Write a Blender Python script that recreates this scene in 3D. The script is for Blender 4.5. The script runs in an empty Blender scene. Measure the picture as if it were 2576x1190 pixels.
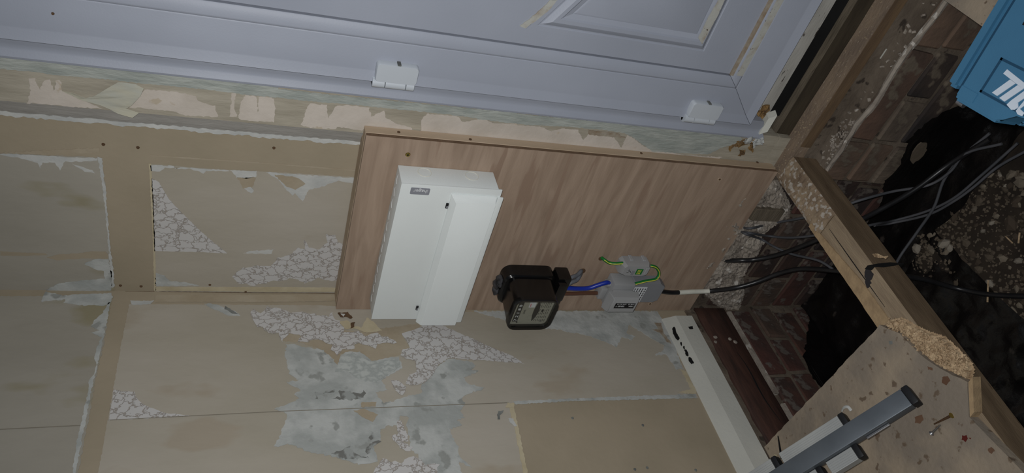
import bpy, bmesh, math, random
from mathutils import Vector, Matrix, noise
from mathutils.geometry import tessellate_polygon
random.seed(7)
SC = bpy.context.scene
COL = SC.collection

# ------------------------------------------------------------------ camera, world, light, exposure
RM = ((0.26977288, -0.23383812, -0.93409974), (-0.7285754, -0.68384146, -0.03922674), (-0.62960343, 0.69114441, -0.35485058))
FPX = 1806.6364
CAM = Vector((1.24215678, -1.14565501, 1.1554194))
cd = bpy.data.cameras.new('camera'); cam = bpy.data.objects.new('camera', cd); COL.objects.link(cam)
cd.sensor_width = 36; cd.lens = 36 * FPX / 2576; cd.clip_start = 0.02
rx, ry, rz = Vector(RM[0]), Vector(RM[1]), Vector(RM[2])
m3 = Matrix((rx, -ry, -rz)).transposed()
cam.matrix_world = Matrix.Translation(CAM) @ m3.to_4x4()
SC.camera = cam

w = bpy.data.worlds.new('dim_room'); SC.world = w; w.use_nodes = True
w.node_tree.nodes['Background'].inputs[0].default_value = (0.75, 0.88, 1.0, 1)
w.node_tree.nodes['Background'].inputs[1].default_value = 0.07

ld = bpy.data.lights.new('phone_flash', 'SPOT'); ld.energy = 47; ld.shadow_soft_size = 0.012
ld.spot_size = math.radians(126); ld.spot_blend = 0.9; ld.color = (0.995, 0.995, 0.99)
flash = bpy.data.objects.new('phone_flash', ld); COL.objects.link(flash)
flash.location = CAM + rx * -0.012 + ry * -0.016
aim = (rz + rx * 0.02 - ry * 0.02).normalized()
flash.rotation_euler = (-aim).to_track_quat('Z', 'Y').to_euler()

SC.view_settings.view_transform = 'Standard'
SC.view_settings.look = 'None'
SC.view_settings.gamma = 1
SC.view_settings.use_curve_mapping = False
SC.view_settings.exposure = 0.0

# ------------------------------------------------------------------ helpers
def P(px, py, ax, val):
    """point of the plane axis=val that a sight line of the survey photo meets"""
    d = rx * ((px - 1288) / FPX) + ry * ((py - 595) / FPX) + rz
    t = (val - CAM[ax]) / d[ax]
    return CAM + d * t

def lin(c):
    return tuple((x / 255 / 12.92 if x / 255 <= 0.04045 else ((x / 255 + 0.055) / 1.055) ** 2.4) for x in c)

MATS = {}
def mat(name, c1, c2=None, scale=8.0, rough=0.8, bump=0.0, bscale=None, stretch=(1, 1, 1), lo=0.35, hi=0.65,
        c3=None, s3=60.0, t3=0.62, metal=0.0, spec=0.3, detail=6.0, dist=0.0, coat=0.0):
    if name in MATS: return MATS[name]
    m = bpy.data.materials.new(name); m.use_nodes = True; MATS[name] = m
    nt = m.node_tree; N = nt.nodes; L = nt.links
    b = N['Principled BSDF']
    b.inputs['Roughness'].default_value = rough; b.inputs['Metallic'].default_value = metal
    b.inputs['Specular IOR Level'].default_value = spec
    if coat: b.inputs['Coat Weight'].default_value = coat
    tc = N.new('ShaderNodeTexCoord'); mp = N.new('ShaderNodeMapping'); mp.inputs['Scale'].default_value = stretch
    L.new(tc.outputs['Object'], mp.inputs[0])
    a = lin(c1) + (1,); b2 = lin(c2 or [min(255, x * 1.06) for x in c1]) + (1,)
    n1 = N.new('ShaderNodeTexNoise'); n1.inputs['Scale'].default_value = scale; n1.inputs['Detail'].default_value = detail
    n1.inputs['Distortion'].default_value = dist
    L.new(mp.outputs[0], n1.inputs['Vector'])
    r = N.new('ShaderNodeValToRGB'); r.color_ramp.elements[0].position = lo; r.color_ramp.elements[1].position = hi
    r.color_ramp.elements[0].color = a; r.color_ramp.elements[1].color = b2
    L.new(n1.outputs[0], r.inputs[0]); out = r.outputs[0]
    if c3:
        n3 = N.new('ShaderNodeTexNoise'); n3.inputs['Scale'].default_value = s3; n3.inputs['Detail'].default_value = 4
        L.new(mp.outputs[0], n3.inputs['Vector'])
        r3 = N.new('ShaderNodeValToRGB'); r3.color_ramp.elements[0].position = t3; r3.color_ramp.elements[1].position = t3 + 0.05
        L.new(n3.outputs[0], r3.inputs[0])
        mx = N.new('ShaderNodeMix'); mx.data_type = 'RGBA'; L.new(r3.outputs[0], mx.inputs[0]); L.new(out, mx.inputs[6])
        mx.inputs[7].default_value = lin(c3) + (1,); out = mx.outputs[2]
    L.new(out, b.inputs['Base Color'])
    if bump:
        nb = N.new('ShaderNodeTexNoise'); nb.inputs['Scale'].default_value = bscale or scale * 6; nb.inputs['Detail'].default_value = 6
        L.new(mp.outputs[0], nb.inputs['Vector'])
        bp = N.new('ShaderNodeBump'); bp.inputs['Strength'].default_value = bump; bp.inputs['Distance'].default_value = 0.004
        L.new(nb.outputs[0], bp.inputs['Height']); L.new(bp.outputs[0], b.inputs['Normal'])
    return m

def emboss_mat(name, c_cell, c_gap, sc=38, stretch=(1, 1, 1), soft=False):
    m = bpy.data.materials.new(name); m.use_nodes = True
    nt = m.node_tree; N = nt.nodes; L = nt.links; b = N['Principled BSDF']; b.inputs['Roughness'].default_value = 0.75
    b.inputs['Specular IOR Level'].default_value = 0.3
    tc = N.new('ShaderNodeTexCoord'); n = N.new('ShaderNodeTexNoise'); n.inputs['Scale'].default_value = 110; n.inputs['Detail'].default_value = 6
    L.new(tc.outputs['Object'], n.inputs['Vector'])
    vm = N.new('ShaderNodeVectorMath'); vm.operation = 'MULTIPLY_ADD'
    L.new(n.outputs['Color'], vm.inputs[0]); vm.inputs[1].default_value = (0.024,) * 3; L.new(tc.outputs['Object'], vm.inputs[2])
    mp = N.new('ShaderNodeMapping'); mp.inputs['Scale'].default_value = stretch; L.new(vm.outputs[0], mp.inputs[0])
    v = N.new('ShaderNodeTexVoronoi'); v.feature = 'DISTANCE_TO_EDGE'; v.inputs['Scale'].default_value = sc
    L.new(mp.outputs[0], v.inputs['Vector'])
    r = N.new('ShaderNodeValToRGB'); L.new(v.outputs['Distance'], r.inputs[0])
    r.color_ramp.elements[0].position = 0.0; r.color_ramp.elements[1].position = 0.3 if soft else 0.07
    r.color_ramp.elements[0].color = lin(c_gap) + (1,); r.color_ramp.elements[1].color = lin(c_cell) + (1,)
    L.new(r.outputs[0], b.inputs['Base Color'])
    bp = N.new('ShaderNodeBump'); bp.inputs['Strength'].default_value = 0.35 if soft else 0.8; bp.inputs['Distance'].default_value = 0.003
    L.new(r.outputs[0], bp.inputs['Height']); L.new(bp.outputs[0], b.inputs['Normal'])
    MATS[name] = m
    return m

def tag(o, label=None, cat=None, group=None, kind=None):
    if label: o['label'] = label
    if cat: o['category'] = cat
    if group: o['group'] = group
    if kind: o['kind'] = kind
    return o

def smooth(me, ang=35):
    for p in me.polygons: p.use_smooth = True
    me.set_sharp_from_angle(angle=math.radians(ang))

def obj(name, bm, m, parent=None, sm=None, origin=None):
    """link a bmesh (world coordinates) as one mesh object"""
    bmesh.ops.recalc_face_normals(bm, faces=bm.faces)
    me = bpy.data.meshes.new(name); 
    loc = Vector((0, 0, 0))
    if parent is None:
        if origin is None:
            xs = [v.co for v in bm.verts]
            loc = Vector((sum(v.x for v in xs) / len(xs), sum(v.y for v in xs) / len(xs), min(v.z for v in xs)))
        else: loc = Vector(origin)
    else:
        q = parent
        while q is not None:
            loc -= q.location; q = q.parent
    if parent is None:
        bmesh.ops.translate(bm, verts=bm.verts, vec=-loc)
    bm.to_mesh(me); bm.free()
    if isinstance(m, (list, tuple)):
        for k in m: me.materials.append(k)
    else: me.materials.append(m)
    if sm: smooth(me, sm)
    o = bpy.data.objects.new(name, me); COL.objects.link(o)
    o.location = loc
    if parent is not None: o.parent = parent
    return o

def empty(name, loc):
    o = bpy.data.objects.new(name, None); COL.objects.link(o); o.location = loc; o.empty_display_size = 0.02
    return o

def box(bm, x0, x1, y0, y1, z0, z1, bev=0.0, seg=1):
    vs = [bm.verts.new((x, y, z)) for x in (x0, x1) for y in (y0, y1) for z in (z0, z1)]
    f = [(0, 1, 3, 2), (4, 6, 7, 5), (0, 4, 5, 1), (2, 3, 7, 6), (0, 2, 6, 4), (1, 5, 7, 3)]
    fs = [bm.faces.new([vs[i] for i in q]) for q in f]
    if bev:
        es = list({e for q in fs for e in q.edges})
        bmesh.ops.bevel(bm, geom=es, offset=bev, segments=seg, profile=0.6, affect='EDGES', clamp_overlap=True)
    return bm

def bx(*a, **k):
    return box(bmesh.new(), *a, **k)

def hexa(bm, a, b):
    """prism between polygon a and polygon b (same count)"""
    va = [bm.verts.new(p) for p in a]; vb = [bm.verts.new(p) for p in b]; n = len(a)
    bm.faces.new(va); bm.faces.new(vb[::-1])
    for i in range(n): bm.faces.new([va[i], vb[i], vb[(i + 1) % n], va[(i + 1) % n]])
    return bm

def loft(bm, rings, cap0=True, cap1=True):
    vr = [[bm.verts.new(p) for p in r] for r in rings]; n = len(rings[0])
    for a, b in zip(vr, vr[1:]):
        for i in range(n): bm.faces.new([a[i], a[(i + 1) % n], b[(i + 1) % n], b[i]])
    if cap0: bm.faces.new(vr[0][::-1])
    if cap1: bm.faces.new(vr[-1])
    return bm

def rrect(u0, u1, v0, v1, r, seg=5):
    pts = []
    for cu, cv, a0 in ((u1 - r, v1 - r, 0), (u0 + r, v1 - r, 90), (u0 + r, v0 + r, 180), (u1 - r, v0 + r, 270)):
        for k in range(seg + 1):
            a = math.radians(a0 + 90 * k / seg); pts.append((cu + r * math.cos(a), cv + r * math.sin(a)))
    return pts

def cr(pts, n=8):
    pts = [Vector(p) for p in pts]
    q = [pts[0] * 2 - pts[1]] + pts + [pts[-1] * 2 - pts[-2]]; out = []
    for i in range(1, len(q) - 2):
        p0, p1, p2, p3 = q[i - 1:i + 3]
        for k in range(n):
            t = k / n
            out.append(0.5 * ((2 * p1) + (p2 - p0) * t + (2 * p0 - 5 * p1 + 4 * p2 - p3) * t * t + (3 * p1 - p0 - 3 * p2 + p3) * t ** 3))
    out.append(pts[-1]); return out

def tube(bm, pts, r, seg=10, n=8, flat=1.0):
    path = cr(pts, n) if n > 1 else [Vector(p) for p in pts]
    rings = []; up = Vector((0.12, 0.31, 0.94)).normalized()
    for i, p in enumerate(path):
        t = (path[min(i + 1, len(path) - 1)] - path[max(i - 1, 0)]).normalized()
        s = t.cross(up)
        if s.length < 0.1: s = t.cross(Vector((1, 0, 0)))
        s.normalize(); u = s.cross(t).normalized(); up = u
        rad = r(i / (len(path) - 1)) if callable(r) else r
        rings.append([p + s * rad * math.cos(2 * math.pi * k / seg) + u * rad * flat * math.sin(2 * math.pi * k / seg) for k in range(seg)])
    return loft(bm, rings)

def cyl(bm, a, b, r, seg=16, r2=None):
    a = Vector(a); b = Vector(b); t = (b - a).normalized(); s = t.orthogonal().normalized(); u = t.cross(s)
    f = lambda p, q: [p + s * q * math.cos(2 * math.pi * k / seg) + u * q * math.sin(2 * math.pi * k / seg) for k in range(seg)]
    return loft(bm, [f(a, r), f(b, r2 if r2 is not None else r)])

def jagged(pts, step=0.004, amp=0.0015, closed=True, keep=None):
    out = []; n = len(pts)
    for i in range(n if closed else n - 1):
        a = pts[i]; b = pts[(i + 1) % n]; d = (b - a).length; k = max(1, int(d / step))
        st = keep is not None and i in keep
        for j in range(k):
            p = a.lerp(b, j / k)
            if not st: p = p + Vector([random.uniform(-amp, amp) for _ in range(3)])
            out.append(p)
            if st and j == 0: pass
    if not closed: out.append(pts[-1])
    return out

def slab(bm, pts, ax, val, th):
    """polygon flattened to plane ax=val, thickened by th (signed) behind it"""
    pts = [Vector(p) for p in pts]
    for p in pts: p[ax] = val
    tri = tessellate_polygon([pts])
    f = [bm.verts.new(p) for p in pts]
    back = []
    for p in pts:
        q = p.copy(); q[ax] = val + th; back.append(bm.verts.new(q))
    for t in tri:
        try: bm.faces.new([f[i] for i in t])
        except ValueError: pass
    n = len(pts)
    for i in range(n):
        try: bm.faces.new([f[i], f[(i + 1) % n], back[(i + 1) % n], back[i]])
        except ValueError: pass
    return bm

def patch(name, pix, ax, val, m, parent, jag=0.0013, step=0.004, th=None, keep=None):
    """thin layer whose outline was surveyed on plane ax=val"""
    base = [P(x, y, ax, val) for x, y in pix]
    if jag: base = jagged(base, step, jag, keep=keep)
    s = (0.0007 if th is None else th) * (-1 if ax == 0 else 1)
    return obj(name, slab(bmesh.new(), base, ax, val, s), m, parent)

def crop(origin, k, pts):
    return [(origin[0] + x * k, origin[1] + y * k) for x, y in pts]

def text(name, s, m, parent, org, right, up, size, ext=0.0004, shear=0.0, bold=0.0, align='LEFT', sx=1.0):
    cu = bpy.data.curves.new(name, 'FONT'); cu.body = s; cu.size = size; cu.extrude = ext; cu.shear = shear; cu.offset = bold
    cu.align_x = align; cu.resolution_u = 3
    t = bpy.data.objects.new(name, cu); COL.objects.link(t)
    bpy.context.view_layer.update()
    me = bpy.data.meshes.new_from_object(t); bpy.data.objects.remove(t)
    r = Vector(right).normalized() * sx; u = Vector(up).normalized(); nn = r.cross(u).normalized()
    M = Matrix((r, u, nn)).transposed().to_4x4(); M.translation = Vector(org); me.transform(M)
    me.name = name; me.materials.clear(); me.materials.append(m)
    o = bpy.data.objects.new(name, me); COL.objects.link(o)
    loc = Vector((0, 0, 0)); q = parent
    while q is not None: loc -= q.location; q = q.parent
    o.location = loc; o.parent = parent
    return o

def rough_up(bm, amp, sc, ax=None, seed=0):
    for v in bm.verts:
        d = noise.noise_vector(v.co * sc + Vector((seed, seed * 1.7, 3))) * amp + noise.noise_vector(v.co * sc * 3.1) * amp * 0.4
        if ax is not None:
            v.co[ax] += d[ax]
        else: v.co += d
    return bm

def grid_patch(pts, ax, val, cell, amp, sc, edge=0.002):
    """lumpy layer filling an outline on plane ax=val, standing proud by noise"""
    ia, ib = [i for i in range(3) if i != ax]; sgn = 1 if ax != 1 else -1
    poly = [(p[ia], p[ib]) for p in pts]
    def inside(x, y):
        c = False; j = len(poly) - 1
        for i in range(len(poly)):
            if (poly[i][1] > y) != (poly[j][1] > y) and x < (poly[j][0] - poly[i][0]) * (y - poly[i][1]) / (poly[j][1] - poly[i][1]) + poly[i][0]: c = not c
            j = i
        return c
    xs = [p[0] for p in poly]; ys = [p[1] for p in poly]
    nx = int((max(xs) - min(xs)) / cell) + 2; ny = int((max(ys) - min(ys)) / cell) + 2
    ins = {(i, j): inside(min(xs) + i * cell, min(ys) + j * cell) for i in range(-1, nx + 1) for j in range(-1, ny + 1)}
    bm = bmesh.new(); V = {}
    for (i, j), k in ins.items():
        near = any(ins.get((i + a, j + b_), False) for a in (-1, 0, 1) for b_ in (-1, 0, 1))
        if not near: continue
        full = all(ins.get((i + a, j + b_), False) for a in (-1, 0, 1) for b_ in (-1, 0, 1))
        co = [0, 0, 0]; co[ia] = min(xs) + (i + random.uniform(-.35, .35)) * cell; co[ib] = min(ys) + (j + random.uniform(-.35, .35)) * cell; co[ax] = val
        v = Vector(co); h = amp * (0.6 + 0.8 * noise.noise(v * sc) + 0.5 * noise.noise(v * sc * 2.7) + .35 * noise.noise(v * sc * 6)) if full else -edge
        v[ax] = val + sgn * h; V[(i, j)] = bm.verts.new(v)
    for (i, j) in list(V):
        q = [(i, j), (i + 1, j), (i + 1, j + 1), (i, j + 1)]
        if all(c in V for c in q): bm.faces.new([V[c] for c in q])
    return bm

# ------------------------------------------------------------------ materials
M_board = mat('bare_plasterboard', (152, 141, 121), (161, 149, 129), 6, 0.9, 0.15, 60)
M_paper = mat('old_lining_paper', (161, 154, 139), (173, 166, 154), 5, 0.92, 0.35, 30, c3=(162, 152, 136), s3=7, t3=0.6, stretch=(1, 1, .5))
M_paper2 = mat('old_lining_paper_pale', (150, 145, 134), (164, 159, 148), 4, 0.92, 0.25, 40, c3=(143, 136, 112), s3=5, t3=0.57, stretch=(1, 1, .5))
M_tan = mat('tan_backing_paper', (158, 145, 124), (168, 157, 138), 14, 0.92, 0.3, 60)
M_seam = mat('dark_seam_paper', (126, 120, 108), None, 9, .9)  # darker tone of the lining paper for the seam lines
M_blue = mat('pale_blue_plaster', (158, 161, 158), (180, 182, 179), 16, 0.9, 0.6, 50, c3=(144, 146, 142), s3=24, t3=0.6, lo=.42, hi=.58)
M_white = mat('torn_white_paper', (172, 174, 172), (194, 194, 190), 20, 0.9, 0.3, 90)
M_cream = mat('cream_paper_edge', (176, 164, 136), (192, 182, 156), 20, 0.9, 0.2, 90)
M_mould = mat('grey_mould_stain', (92, 94, 92), (128, 130, 126), 40, 0.95)
M_emb = emboss_mat('embossed_white_paper', (190, 188, 186), (150, 141, 132), 46, (1.25, 1.25, .8))
M_embsoft = emboss_mat('ghost_of_embossing', (181, 184, 180), (156, 160, 157), 44, (1.25, 1.25, .8), soft=True)
M_pink = mat('pink_old_plaster_paint', (186, 177, 166), (197, 188, 178), 18, 0.85, 0.25, 90, c3=(180, 168, 150), s3=40, t3=0.66)
M_raw = mat('bare_brown_lining_wood', (152, 145, 130), (170, 163, 148), 10, 0.85, 0.3, 50, stretch=(5, 5, 1))
M_green = mat('grey_green_filler', (146, 152, 147), (168, 172, 166), 22, 0.7, 0.5, 60, stretch=(4, 4, 1))
M_greyband = mat('smooth_grey_skim', (158, 155, 150), (170, 167, 162), 12, 0.6, 0.25, 60, stretch=(3, 3, 1))
M_upvc = mat('white_upvc', (148, 153, 165), (153, 158, 170), 6, 0.5, 0.05, 300, spec=0.35)
M_upvc2 = mat('white_hinge_paint', (184, 190, 197), (190, 196, 203), 6, 0.35, spec=0.5)
M_dirty = mat('grubby_upvc', (170, 170, 164), (148, 134, 116), 40, 0.7, 0.2, 90, lo=0.5, hi=0.75, c3=(84, 76, 68), s3=120, t3=0.66)
M_grime = mat('brown_grime', (134, 116, 96), (158, 150, 136), 60, 0.9, 0.3, 120)
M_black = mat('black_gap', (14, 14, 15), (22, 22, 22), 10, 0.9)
M_ply = mat('pink_brown_plywood', (143, 123, 106), (171, 150, 132), 7, 0.62, 0.1, 60, stretch=(.8, 3, 7), lo=0.25, hi=0.75, dist=.9, detail=9, c3=(146, 124, 107), s3=5, t3=0.6)
M_plyedge = mat('ply_edge_layers', (122, 98, 72), (168, 144, 112), 60, 0.8, 0.1, 80, stretch=(1, 10, 1))
M_plyedge2 = mat('ply_edge_layers_dark', (84, 64, 46), (98, 76, 56), 60, 0.8)
M_batten = mat('planed_softwood', (172, 152, 128), (184, 164, 142), 5, 0.7, 0.1, 80, stretch=(6, 6, 1))
M_cu = mat('white_powder_coat', (222, 227, 226), (226, 231, 230), 6, 0.5, 0.12, 900, spec=0.35)
M_cushade = mat('cream_powder_coat', (214, 210, 196), (218, 214, 200), 6, 0.5, 0.1, 900)
M_logo = mat('grey_logo_plate', (136, 138, 146), None, 6, 0.45)
M_letter = mat('white_lettering', (222, 224, 226), None, 6, 0.5)
M_bake = mat('black_bakelite', (12, 12, 13), (16, 15, 16), 8, 0.22, spec=0.55)
M_solder = mat('melted_grey_smears', (84, 84, 88), (36, 35, 36), 45, 0.4, 0.5, 90)
M_dial = mat('meter_dial', (150, 148, 136), (158, 156, 144), 10, 0.5)
M_dialdark = mat('meter_dial_dark', (34, 34, 34), None, 10, 0.5)
M_glass = bpy.data.materials.new('meter_glass'); M_glass.use_nodes = True
_n = M_glass.node_tree; _n.nodes.clear(); _o = _n.nodes.new('ShaderNodeOutputMaterial'); _t = _n.nodes.new('ShaderNodeBsdfTransparent'); _g = _n.nodes.new('ShaderNodeBsdfGlossy'); _x = _n.nodes.new('ShaderNodeMixShader')
_t.inputs[0].default_value = (.93, .94, .93, 1); _g.inputs['Roughness'].default_value = .05; _x.inputs[0].default_value = .06
_n.links.new(_t.outputs[0], _x.inputs[1]); _n.links.new(_g.outputs[0], _x.inputs[2]); _n.links.new(_x.outputs[0], _o.inputs[0])
M_grey = mat('grey_moulded_plastic', (152, 153, 154), (158, 159, 160), 8, 0.5, 0.05, 300)
M_grey2 = mat('darker_grey_plastic', (128, 130, 135), (134, 136, 141), 8, 0.5)
M_label = mat('white_sticker', (205, 208, 212), None, 8, 0.5)
M_ink = mat('black_ink', (22, 22, 24), None, 8, 0.6)
M_red = mat('red_ink', (190, 70, 66), None, 8, 0.6)
M_bluec = mat('blue_insulation', (22, 46, 150), (26, 52, 160), 8, 0.35, spec=0.5)
M_brownc = mat('brown_insulation', (88, 60, 46), (94, 66, 52), 8, 0.4)
M_greyc = mat('grey_insulation', (96, 99, 106), (104, 107, 113), 8, 0.45)
M_greend = mat('green_insulation', (26, 108, 44), (30, 116, 48), 8, 0.4)
M_yellow = mat('yellow_stripe', (206, 196, 80), None, 8, 0.4)
M_blackc = mat('black_insulation', (24, 24, 26), (32, 32, 34), 30, 0.35, spec=0.5)
M_tape = mat('dirty_white_tape', (214, 214, 204), (196, 196, 184), 30, 0.6)
M_cable = mat('dusty_grey_cable', (70, 72, 76), (84, 84, 88), 14, 0.6)
M_brass = mat('brass', (150, 132, 70), None, 8, 0.35, metal=0.9)
M_steel = mat('steel', (150, 150, 152), None, 8, 0.3, metal=0.9)
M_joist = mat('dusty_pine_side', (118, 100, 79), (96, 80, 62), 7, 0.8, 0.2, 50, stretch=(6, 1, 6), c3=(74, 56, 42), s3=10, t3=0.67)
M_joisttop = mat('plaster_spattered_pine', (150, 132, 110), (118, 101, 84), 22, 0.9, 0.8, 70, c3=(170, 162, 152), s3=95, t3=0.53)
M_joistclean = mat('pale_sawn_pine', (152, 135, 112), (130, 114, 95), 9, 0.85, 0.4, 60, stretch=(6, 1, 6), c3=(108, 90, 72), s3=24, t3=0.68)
M_plate = mat('dark_red_brown_timber', (78, 55, 47), (54, 40, 36), 9, 0.6, 0.2, 40, stretch=(6, 1, 6))
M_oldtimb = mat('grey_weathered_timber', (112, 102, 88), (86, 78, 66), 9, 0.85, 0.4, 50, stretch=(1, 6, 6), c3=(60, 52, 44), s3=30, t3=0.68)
M_shadetimb = mat('recess_shaded_timber', (66, 58, 46), (50, 43, 34), 9, 0.85, 0.2, 50, stretch=(1, 6, 6))
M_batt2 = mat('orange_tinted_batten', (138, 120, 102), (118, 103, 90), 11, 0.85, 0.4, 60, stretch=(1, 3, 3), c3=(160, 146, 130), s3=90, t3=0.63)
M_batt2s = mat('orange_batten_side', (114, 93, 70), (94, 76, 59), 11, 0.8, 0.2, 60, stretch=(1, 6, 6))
M_chip = mat('grubby_chipboard', (156, 142, 124), (132, 122, 110), 9, 0.85, 0.4, 90, c3=(108, 93, 78), s3=48, t3=0.62, lo=.4, hi=.6)
M_chip2 = mat('torn_chipboard_core', (192, 168, 136), (150, 126, 98), 90, 0.9, 1.0, 120)
M_chipedge = mat('sawn_chipboard_edge', (166, 142, 110), (148, 126, 98), 60, 0.9, 0.4, 120)
M_mortar = mat('rough_grey_mortar', (86, 76, 66), (112, 101, 89), 12, 0.95, 0.9, 50, c3=(64, 56, 49), s3=30, t3=0.62)
M_mortarl = mat('pale_lumpy_mortar', (162, 153, 142), (126, 117, 108), 22, 0.95, 0.9, 60, c3=(190, 184, 176), s3=40, t3=0.6)
BR = [mat('brick_red_%d' % i, a, b, 16, 0.9, 0.6, 60, c3=(98, 90, 84), s3=26, t3=0.57) for i, (a, b) in enumerate(
    [((84, 56, 50), (68, 52, 48)), ((70, 54, 48), (52, 44, 42)), ((40, 34, 34), (58, 48, 46)), ((92, 74, 64), (72, 62, 56)), ((90, 60, 50), (64, 50, 46))])]
BRL = [mat('dusty_brick_%d' % i, a, b, 14, 0.9, 0.6, 60, c3=(104, 94, 82), s3=18, t3=0.58) for i, (a, b) in enumerate(
    [((112, 92, 78), (90, 76, 66)), ((100, 78, 66), (80, 66, 58)), ((46, 42, 42), (70, 60, 54)), ((108, 96, 84), (84, 74, 66))])]
M_tar = mat('black_damp_sheet', (12, 11, 11), (20, 18, 18), 12, 0.28, 1.0, 26, spec=0.5, c3=(60, 54, 50), s3=16, t3=0.69)
M_soil = mat('dark_soil', (38, 32, 27), (54, 46, 38), 14, 0.95, 0.9, 60)
M_st = [mat('rubble_%d' % i, c, None, 20, 0.9, 0.4, 60) for i, c in enumerate([(122, 112, 98), (92, 82, 70), (140, 132, 120), (74, 64, 54)])]
M_skirt = mat('old_white_gloss', (190, 190, 182), (198, 198, 190), 8, 0.55, 0.12, 120)
M_foam = mat('rusty_orange_foam', (142, 112, 70), (96, 76, 54), 60, 0.8, 0.6, 90)
M_case = mat('teal_blue_plastic', (58, 107, 140), (62, 113, 146), 10, 0.5, 0.1, 500, spec=0.4)
M_casedk = mat('teal_blue_recess', (30, 66, 92), None, 10, 0.5)
M_silver = mat('silver_lettering', (196, 206, 218), None, 10, 0.4)
M_alu = mat('dull_aluminium', (92, 98, 104), (104, 110, 116), 14, 0.45, 0.05, 60, metal=0.5, stretch=(1, 1, 1))
M_alu2 = mat('ribbed_pale_aluminium', (170, 172, 170), (156, 158, 158), 14, 0.45, 0.05, 60, metal=0.25)
M_rub = mat('black_rubber', (24, 25, 28), None, 10, 0.5)

# ================================================================== SETTING
# ---- wall with the door (plane y=0), from the corner to the door frame
bm = bx(0, 0.426, 0.0, 0.02, -0.02, 1.9); wallR = obj('wall_right', bm, M_board); tag(wallR, kind='structure')
# skim band next to the door lining and the lining itself, slightly proud of the board
Y1 = -0.018
bm = bmesh.new()
prof = [(0.425, 0.02), (0.425, -0.0008), (0.430, -0.0050), (0.444, -0.009), (0.459, -0.0165), (0.461, 0.02)]
hexa(bm, [(x, y, -0.0) for x, y in prof], [(x, y, 1.9) for x, y in prof])
obj('skim_band', bm, M_greyband, wallR, sm=30)
bm = bx(0.461, 0.552, Y1, 0.02, 0.03, 1.9); obj('lining_board', bm, M_raw, wallR)
# ---- left wall (plane x=0)
bm = bx(-0.02, 0.0, -2.3, 0.02, 0.02, 1.9); wallL = obj('wall_left', bm, M_board); tag(wallL, kind='structure')

YA, XB = -0.0009, 0.0009
K = 0.3782
def A0(pts): return crop((0, 350), K, pts)
K2 = 0.36979
def B2(pts): return crop((0, 750), K2, pts)
def B3(pts): return crop((650, 750), K2, pts)
def B4(pts): return crop((1250, 750), K2, pts)

# wallpaper on the door wall
patch('lining_paper', [(-60, 384), (0, 387), (248, 396), (262, 440), (268, 520), (274, 600), (284, 690), (288, 736), (200, 738), (-60, 736)], 1, YA, M_paper2, wallR)
patch('lining_paper', [(376, 412), (520, 424), (700, 434), (1000, 452), (1000, 740), (700, 740), (390, 738), (388, 690), (383, 560), (378, 470)], 1, YA, M_paper, wallR, jag=0.0008)
Y2, X2 = -0.0017, 0.0017
patch('torn_white_strip', A0([(0, 98), (210, 105), (440, 122), (650, 128), (640, 145), (560, 150), (430, 150), (400, 205), (370, 160), (280, 155), (265, 195), (245, 155), (150, 130), (0, 105)]), 1, Y2, M_white, wallR)
patch('torn_white_strip', A0([(480, 165), (560, 190), (620, 210), (625, 225), (560, 215)]), 1, Y2, M_white, wallR)
patch('torn_white_strip', A0([(1000, 172), (1160, 180), (1170, 195), (1220, 188), (1370, 200), (1520, 205), (1520, 212), (1370, 210), (1355, 232), (1330, 215), (1270, 200), (1100, 190), (1050, 220), (1005, 215)]), 1, Y2, M_white, wallR)
patch('torn_white_strip', A0([(1530, 205), (1710, 215), (1710, 250), (1640, 262), (1575, 255)]), 1, Y2, M_white, wallR)
patch('tan_tear', A0([(1575, 256), (1700, 255), (1690, 300), (1665, 330), (1620, 325)]), 1, Y2, M_tan, wallR)
patch('torn_white_strip', A0([(1625, 330), (1670, 318), (1690, 350), (1670, 360)]), 1, Y2 - .0006, M_white, wallR)
patch('torn_white_strip', [(668, 433), (760, 440), (893, 448), (896, 462), (850, 455), (810, 470), (775, 478), (762, 508), (742, 486), (735, 492), (712, 468), (700, 452)], 1, Y2, M_white, wallR)
patch('tan_tear', [(690, 440), (745, 446), (770, 462), (742, 478), (722, 470)], 1, Y2 - .0006, M_tan, wallR)
patch('embossed_paper', A0([(1008, 260), (1060, 290), (1120, 395), (1200, 482), (1300, 580), (1400, 672), (1512, 760), (1350, 752), (1028, 745), (1018, 480)]), 1, Y2, M_emb, wallR, jag=0.0006)
patch('embossed_paper', [(585, 696), (610, 675), (640, 668), (680, 668), (700, 650), (735, 640), (748, 622), (766, 628), (764, 605), (778, 622), (805, 628), (822, 612), (822, 590), (840, 592), (850, 610), (872, 618), (866, 700), (835, 706), (800, 700), (770, 712), (740, 700), (700, 706), (640, 718), (600, 712)], 1, Y2, M_emb, wallR, jag=0.003, step=0.007)
patch('torn_white_strip', A0([(1620, 760), (1670, 742), (1740, 742), (1815, 735), (1810, 765)]), 1, Y2, M_white, wallR)
patch('torn_white_strip', A0([(1035, 890), (1090, 910), (1130, 945), (1240, 955), (1320, 975), (1035, 978)]), 1, Y2, M_blue, wallR)
patch('tan_tear', A0([(0, 748), (300, 762), (320, 772), (90, 778), (0, 775)]), 1, Y2, M_board, wallR, jag=0.0008)
patch('tan_tear', A0([(310, 790), (380, 768), (520, 762), (600, 748), (700, 750), (722, 775), (715, 795), (540, 795), (380, 805)]), 1, Y2, M_board, wallR, jag=0.0008)
patch('pale_smear', A0([(560, 830), (640, 795), (720, 800), (745, 900), (740, 1005), (600, 1012), (300, 1012), (390, 960), (560, 940), (700, 930), (690, 880), (640, 870)]), 1, Y2, M_blue, wallR)
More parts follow.
